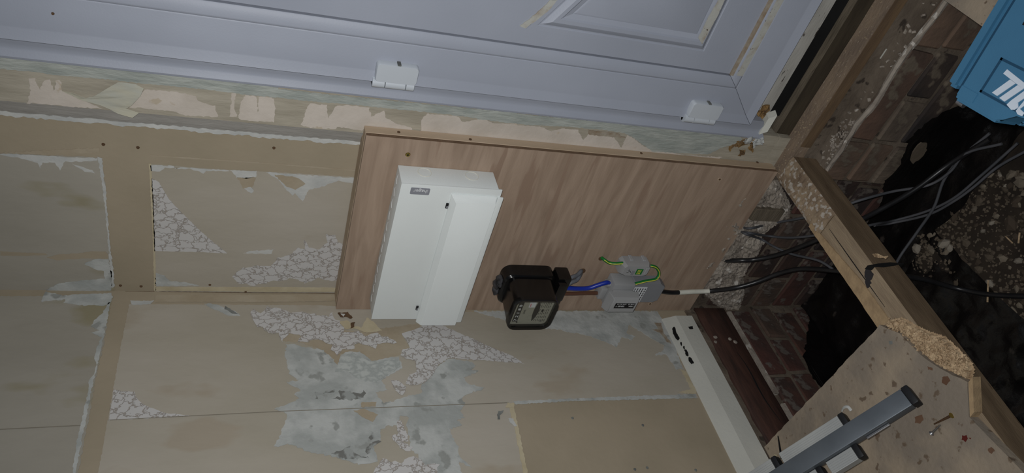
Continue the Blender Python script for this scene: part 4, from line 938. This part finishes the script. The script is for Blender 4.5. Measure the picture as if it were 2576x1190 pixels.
# ================================================================== BLACK SHEET, RUBBLE
def sheet(pts_wall, ax, val, name, parent=None):
    bm_ = slab(bmesh.new(), jagged(pts_wall, .008, .004), ax, val, -0.001 if ax == 0 else .001)
    bmesh.ops.subdivide_edges(bm_, edges=[e for e in bm_.edges if e.calc_length() > .03], cuts=2); rough_up(bm_, .003, 25); return bm_
ds = empty('damp_sheet', (0.2, -0.2, GZ)); tag(ds, 'wrinkled black damp-proof sheet lining the pit left of the joist', 'sheet')
b = sheet([P(x, y, 0, 0.011) for x, y in ((2036, 775), (2030, 850), (2022, 900), (2045, 950), (2075, 985), (2150, 1100), (2400, 1000), (2200, 760))], 0, 0.013, 'x'); obj('sheet_on_wall', b, M_tar, ds, sm=40)
b = sheet([P(x, y, 1, -0.043) for x, y in ((2036, 775), (2060, 745), (2085, 705), (2110, 690), (2140, 660), (2240, 700), (2300, 800), (2150, 900))], 1, -0.045, 'x'); obj('sheet_on_wall', b, M_tar, ds, sm=40)
b = bmesh.new(); bmesh.ops.create_grid(b, x_segments=50, y_segments=60, size=.5, matrix=Matrix.Translation((0.235, -0.34, GZ + .022)) @ Matrix.Diagonal((.45, .60, 1, 1)))
for v in b.verts: v.co.z += .012 * noise.fractal(v.co * 14, 1, 2, 4) + .008 * abs(noise.noise(v.co * 40))
obj('sheet_on_ground', b, M_tar, ds, sm=60)
ds2 = empty('damp_sheet', (0.75, -0.12, GZ)); tag(ds2, 'black damp-proof sheet with a ragged top edge on the brickwork below the door', 'sheet')
yy = -0.108
b = sheet([P(x, y, 1, yy) for x, y in ((2200, 560), (2222, 500), (2226, 460), (2245, 440), (2262, 415), (2275, 395), (2285, 350), (2320, 320), (2345, 300), (2380, 278), (2420, 262), (2460, 250), (2520, 220), (2600, 150), (2700, 250), (2500, 480), (2330, 640))], 1, yy, 'x'); obj('sheet_on_wall', b, M_tar, ds2, sm=40)
b = bmesh.new(); bmesh.ops.create_grid(b, x_segments=60, y_segments=20, size=.5, matrix=Matrix.Translation((0.80, -0.150, GZ + .03)) @ Matrix.Diagonal((.95, .12, 1, 1)))
for v in b.verts: v.co.z += .012 * noise.fractal(v.co * 14, 1, 2, 4); v.co.y += .012 * noise.noise(v.co * 20)
obj('sheet_on_ground', b, M_tar, ds2, sm=60)
b = slab(bmesh.new(), jagged([P(x, y, 1, yy - .006) for x, y in ((2290, 400), (2300, 375), (2318, 358), (2333, 358), (2330, 378), (2318, 396), (2295, 412))], .006, .002), 1, yy - .007, .003); obj('peeled_scab', b, M_st[1], ds2)

def stone_mesh(i):
    bm_ = bmesh.new(); bmesh.ops.create_icosphere(bm_, subdivisions=1, radius=1.0); 
    for v in bm_.verts: v.co *= 0.75 + .5 * random.random()
    for v in bm_.verts: v.co.z *= .55
    me = bpy.data.meshes.new('stone'); bm_.to_mesh(me); bm_.free(); me.materials.append(M_st[i % 4]); return me
SM = [stone_mesh(i) for i in range(12)]
def gz_at(x, y):
    n = noise.fractal(Vector((x, y, GZ)) * 9, 1.0, 2.0, 5); return GZ + 0.018 * n + 0.03 * math.exp(-((x - .42) ** 2 + (y + .24) ** 2) / .01)
big = [(2410, 540, .018, 'rounded pale stone at the foot of the grey cables'), (2540, 560, .020, 'oval tan stone to the right in the rubble'), (2565, 460, .016, 'squarish tan brick lump near the blue tool case'),
       (2540, 440, .013, 'small tan lump just left of the squarish brick lump'), (2432, 655, .014, 'pale two-lobed plaster lump in the dark soil'), (2465, 680, .012, 'triangular tan stone next to the pale plaster lump'),
       (2360, 590, .014, 'grey mortar lump on the left side of the heap'), (2415, 710, .014, 'bluish white crumpled scrap beside the black supply cable'), (2565, 890, .030, 'square grey slab half seen at the right edge of the photo'), (2470, 505, .014, 'white angular chip high in the rubble')]
for x, y, s, lb_ in big:
    p = P(x, y, 2, GZ + .01); o = bpy.data.objects.new('rubble_stone', random.choice(SM)); COL.objects.link(o); o.scale = (s, s * .8, s * .8); o.location = (p.x, p.y, gz_at(p.x, p.y) + s * .25)
    o.rotation_euler = (random.uniform(-.3, .3), random.uniform(-.3, .3), random.uniform(0, 6)); tag(o, lb_, 'stone')
cnt = 0
while cnt < 110:
    x, y = random.uniform(2290, 2590), random.uniform(430, 1100)
    if y < 1.33 * (x - 2290) + 640 - 30 and (x > 2400 - (y - 430) * .75 or random.random() < .0):
        p = P(x, y, 2, GZ); s = random.uniform(.005, .012) * (1.25 if (x < 2440 and y < 650) else 1)
        o = bpy.data.objects.new('rubble_stone', random.choice(SM)); COL.objects.link(o); o.scale = (s, s * random.uniform(.6, 1), s * .8); o.location = (p.x, p.y, gz_at(p.x, p.y) + s * .2)
        o.rotation_euler = (random.uniform(-.4, .4), random.uniform(-.4, .4), random.uniform(0, 6))
        tag(o, 'small angular piece of rubble scattered in the dark soil under the floor', 'stone', 'small rubble pieces in the soil'); cnt += 1
sp_ = []
for _ in range(5200):
    x, y = random.uniform(2280, 2590), random.uniform(430, 1120)
    if random.random() < (.9 if (x < 2440 and 520 < y < 660) else .4): p = P(x, y, 2, GZ); p.z = gz_at(p.x, p.y); sp_.append(p)
crumbs('gravel', sp_, M_st[1], (.0008, .0036), label='fine gravel and plaster dust strewn over the soil under the floor', cat='gravel')
for k, ((x0_, y0_), (x1_, y1_)) in enumerate((((2486, 705), (2484, 760)), ((2530, 595), (2548, 612)), ((2565, 585), (2562, 612)))):
    b = bmesh.new(); tube(b, [P(x0_, y0_, 2, GZ + .03), P(x1_, y1_, 2, GZ + .03)], .0018, 5, 2); o = obj('wood_sliver', b, M_chip2); tag(o, ['pale wooden sliver sticking up beside the black supply cable', 'thin bright sliver left of the white chip stack', 'thin upright sliver near the right edge'][k], 'sliver')

# ================================================================== LADDER
ZL = .062
ladder = empty('folded_ladder', P(2200, 1060, 2, ZF)); tag(ladder, 'folded aluminium ladder with a broad flat stile and black end caps resting on the chipboard', 'ladder')
a_ = P(2292, 990, 2, ZL)
far = None
def on_line(x, y, h): return P(x, y, 2, h)
b_ = P(1860, 1262, 2, 0.24)
ax_ = (b_ - a_).normalized(); side = ax_.cross(Vector((0, 0, 1))).normalized(); upn = side.cross(ax_).normalized()
def lbox(bm_, s0, s1, u0, u1, h0, h1, bev=.002):
    vs = []
    o1 = bmesh.new(); box(o1, s0, s1, u0, u1, h0, h1, bev, 2)
    M = Matrix((ax_, side, upn)).transposed().to_4x4(); M.translation = a_; bmesh.ops.transform(o1, matrix=M, verts=o1.verts)
    me = bpy.data.meshes.new('t'); o1.to_mesh(me); o1.free(); bm_.from_mesh(me); bpy.data.meshes.remove(me); return bm_
LL = (b_ - a_).length * 1.5
obj('stile', lbox(bmesh.new(), .010, LL, -.0168, .0168, -.022, 0), M_alu, ladder, sm=40)
b = bmesh.new(); lbox(b, -.003, .0098, -.0178, .0178, -.024, .001, .003); obj('end_cap', b, M_rub, ladder, sm=40)
def rail(s0, s1, u0, u1, h, capside):
    b = bmesh.new(); lbox(b, s0 + .012, s1, u0, u1, h - .02, h, .001)
    for k in range(5):
        u = u0 + (u1 - u0) * (k + .7) / 6.2; lbox(b, s0 + .012, s1, u - .0006, u + .0006, h - .001, h + .0009, 0)
    r_ = obj('ribbed_step', b, M_alu2, ladder)
    b = bmesh.new(); lbox(b, s0, s0 + .0115, u0 - .001, u1 + .001, h - .021, h + .002, .003); obj('step_end_cap', b, M_rub, r_, sm=40)
rail(.118, .262, .0176, .042, -.012, 1)
rail(.270, LL, .0176, .042, -.012, 1)
rail(.128, .194, -.042, -.0176, -.012, -1)
rail(.205, LL, -.042, -.0176, -.012, -1)
b = bmesh.new(); lbox(b, .062, .108, -.0215, -.0172, -.016, -.011, .001); obj('steel_strip', b, M_steel, ladder)

# ================================================================== THINGS ON THE CHIPBOARD
def nail(pa_, pb_, r, m, label, name, head=True):
    a1_, b1_ = P(*pa_, 2, ZF + .004), P(*pb_, 2, ZF + .004)
    rt_ = empty(name, (a1_ + b1_) / 2 - Vector((0, 0, .004))); tag(rt_, label, 'screw')
    b = bmesh.new(); cyl(b, a1_, b1_, r, 10, r * .5); obj('shank', b, m, rt_, sm=50)
    if head: d_ = (a1_ - b1_).normalized(); b = bmesh.new(); cyl(b, a1_, a1_ + d_ * .003, r, 14, r * 2.1); obj('head', b, M_brass if m is M_stn2 else M_steel, rt_, sm=50)
M_stn2 = mat('brown_screw_metal', (96, 74, 56), None, 9, .45, metal=.6)
nail((2390, 1047), (2350, 1067), .0024, M_stn2, 'brown brass-headed screw lying on the chipboard right of the ladder', 'wood_screw')
nail((2346, 1088), (2366, 1069), .0022, M_steel, 'short shiny bolt lying on the chipboard next to the brown screw', 'steel_bolt')
b = bmesh.new(); tube(b, [P(1957, 1097, 2, .10), P(1961, 1122, 2, .06), P(1966, 1152, 2, .022)], lambda t: .0012 + .0016 * t, 6, 4); o = obj('bent_nail', b, M_rub); tag(o, 'dark spike standing up from the chipboard beside the ladder', 'nail')
b = bmesh.new(); cyl(b, P(1901, 1112, 2, .03), P(1909, 1127, 2, .024), .0034, 8); o = obj('cable_offcut', b, M_yellow); tag(o, 'tiny yellow cable offcut between the white skirting and the chipboard', 'offcut')
pc = P(1955, 1152, 2, ZF); b = bmesh.new(); bmesh.ops.create_icosphere(b, subdivisions=1, radius=.009, matrix=Matrix.Translation(pc + Vector((0, 0, .004))) @ Matrix.Diagonal((1, 1, .4, 1))); o = obj('plaster_chip', b, M_cream); tag(o, 'cream plaster chip on the chipboard at the foot of the dark spike', 'chip')
b = bmesh.new(); pts = [P(2118, 1034, 2, .03), P(2123, 1025, 2, .034), P(2133, 1024, 2, .034), P(2141, 1033, 2, .03)]; tube(b, pts, .003, 6, 5, .5); o = obj('curled_scrap', b, M_white); tag(o, 'curled white plastic scrap on the chipboard by the upper ladder step', 'scrap')

# peeled curl of old wallpaper hanging on the lining
pl = [(158, 232), (182, 233), (216, 246), (240, 244), (262, 224), (300, 208), (345, 209), (361, 224), (352, 246), (335, 262), (317, 270), (346, 284), (331, 299), (300, 290), (250, 266), (200, 246)]
lift = [0, .006, .010, .012, .010, .006, .006, .012, .02, .024, .022, .026, .03, .026, .018, .008]
pl = [(x + random.uniform(-4, 4), y + random.uniform(-4, 4)) for x, y in pl]
v3 = [P(x, y, 1, -0.021 - l_ * .6) for (x, y), l_ in zip(pl, lift)]
b = bmesh.new(); vs = [b.verts.new(p) for p in v3]
for t in tessellate_polygon([[Vector((p[0], p[1], 0)) for p in pl]]): b.faces.new([vs[i] for i in t])
bmesh.ops.subdivide_edges(b, edges=list(b.edges), cuts=3, use_grid_fill=True); rough_up(b, .0015, 50, ax=1)
bmesh.ops.solidify(b, geom=list(b.faces), thickness=.0006)
o = obj('peeling_paper', b, mat('curled_paper', (176, 172, 154), (166, 167, 158), 14, .8, .3, 40, stretch=(3, 3, 1)), sm=50); tag(o, 'curled flap of old paper peeling from the wall beside the door frame', 'wallpaper')

# ================================================================== TOOL CASE
ZC = .155
cs = empty('tool_case', (1.08, -.55, ZF)); tag(cs, 'teal blue plastic power tool case with silver lettering, standing past the floor opening', 'case')
k0, k1, k2 = P(2382, 240, 2, ZC), P(2528, 0, 2, ZC), P(2484, 338, 2, ZC)
ed = (k1 - k0); ed.z = 0; ed.normalize(); fr = Vector((ed.y, -ed.x, 0)); 
if (k2 - k0).dot(fr) < 0: fr = -fr
def cpt(u, v, z): return Vector((k0.x, k0.y, 0)) + ed * u + fr * v + Vector((0, 0, z))
def cuv(x, y, z=ZC):
    p = P(x, y, 2, z) - k0; return p.dot(ed), p.dot(fr)
def cprism(poly_, z0, z1, bev=0, name='p', m=None, parent=cs, ins=0.0):
    b = bmesh.new(); a = [cpt(u, v, z0) for u, v in poly_]; c_ = [cpt(u, v, z1) for u, v in poly_]
    hexa(b, a, c_)
    if bev: bmesh.ops.bevel(b, geom=[e for e in b.edges], offset=bev, segments=2, affect='EDGES', clamp_overlap=True)
    return obj(name, b, m or M_case, parent, sm=35)
UU, VV = .46, .36
u1_, v1_ = cuv(2395, 247); uh, vh = cuv(2484, 338); ui, vi = cuv(2516, 322); uj, vj = cuv(2552, 345)
arc = [(uh, vh), (uh + .012, vh + .004), (uh + .026, vh + .016), (uh + .030, vh + .035), (uh + .022, vh + .065), (uh + .004, vh + .09)]
body = [(0.0, 0.012), (UU, 0.012), (UU, VV)] + [(0.0, VV)] + [(uh * .0, vh + .10)] + arc[1:4][::-1] + [(0, vh - .004)]
body = [(0, .012), (UU, .012), (UU, VV), (0, VV), (0, vh + .16), (.022, vh + .145), (.030, vh + .12), (.032, vh + .05), (.026, vh + .02), (.012, vh + .004), (0, vh)]
body = body[::-1]
cprism(body, ZC - .05, ZC, .004, 'lid')
cprism(body, ZF + .0005, ZC - .053, .004, 'base_shell')
cprism([(.010, -.024), (UU, -.024), (UU, -.0012), (.010, -.0012)], ZC - .062, ZC - .012, .006, 'side_flange')
cprism([(.012, -.001), (UU, -.001), (UU, .0115), (.012, .0115)], ZC - .08, ZC - .016, 0, 'seam', M_casedk)
b = bmesh.new(); cyl(b, cpt(-.003, .0135, ZC - .012), cpt(-.003, .026, ZC - .012), .0045); obj('steel_latch_pin', b, M_steel, cs, sm=40)
cprism([(.008, .014), (.024, .014), (.024, .046), (.008, .046)], ZC - .004, ZC + .0012, .001, 'latch_plate')
# badge recess and its lettering
bq = [cuv(x, y) for x, y in ((2531, 149), (2464, 230), (2576, 330))]
bu0, bv0 = cuv(2464, 231); bu1, _ = cuv(2531, 150); bv1 = bv0 + .21
for nm, q in (('badge_groove', [(bu0, bv0), (bu1, bv0), (bu1, bv0 + .0035), (bu0, bv0 + .0035)]), ('badge_groove', [(bu0, bv0), (bu0 + .0035, bv0), (bu0 + .0035, bv1), (bu0, bv1)]), ('badge_groove', [(bu1 - .0035, bv0), (bu1, bv0), (bu1, bv1), (bu1 - .0035, bv1)])):
    cprism(q, ZC - .0005, ZC + .0006, 0, nm, M_casedk)
def lp(pts, name='letter'):
    q = [cuv(2300 + x * .35294, y * .35294, ZC + .001) for x, y in pts]; b = bmesh.new(); 
    P3 = [cpt(u, v, ZC + .0012) for u, v in q]; slab(b, P3, 2, ZC + .0012, -.0012); return obj(name, b, M_silver, cs)
for q in ([(634, 524), (662, 494), (800, 603), (776, 634)], [(684, 566), (722, 594), (590, 684), (554, 660)], [(738, 606), (776, 634), (642, 724), (606, 698)],
          [(784, 648), (822, 674), (722, 742), (690, 716)], [(690, 716), (722, 742), (716, 782), (690, 782), (658, 746)], [(722, 742), (716, 782), (740, 765), (738, 733)],
          [(806, 690), (840, 712), (752, 776), (724, 790)], [(752, 776), (724, 790), (736, 815), (768, 828), (785, 805)]): lp(q, 'letter_stroke')
tu, tv = cuv(2300 + 700 * .353, 830 * .353, ZC)
text('case_lettering', 'kita', M_silver, cs, cpt(bu0 + .02, bv0 + .15, ZC + .0008), fr, ed, .062, ext=.0004, shear=.25, bold=.002)
s0u, s0v = cuv(2572, 62); cprism([(s0u, s0v), (s0u + .05, s0v), (s0u + .05, s0v + .12), (s0u, s0v + .12)], ZC - .0005, ZC + .0008, 0, 'handle_recess', M_black)
s1u, s1v = s0u + .012, s0v + .01; cprism([(s1u, s1v), (s1u + .012, s1v), (s1u + .012, s1v + .05), (s1u, s1v + .05)], ZC + .001, ZC + .002, 0, 'recess_bar', M_silver)
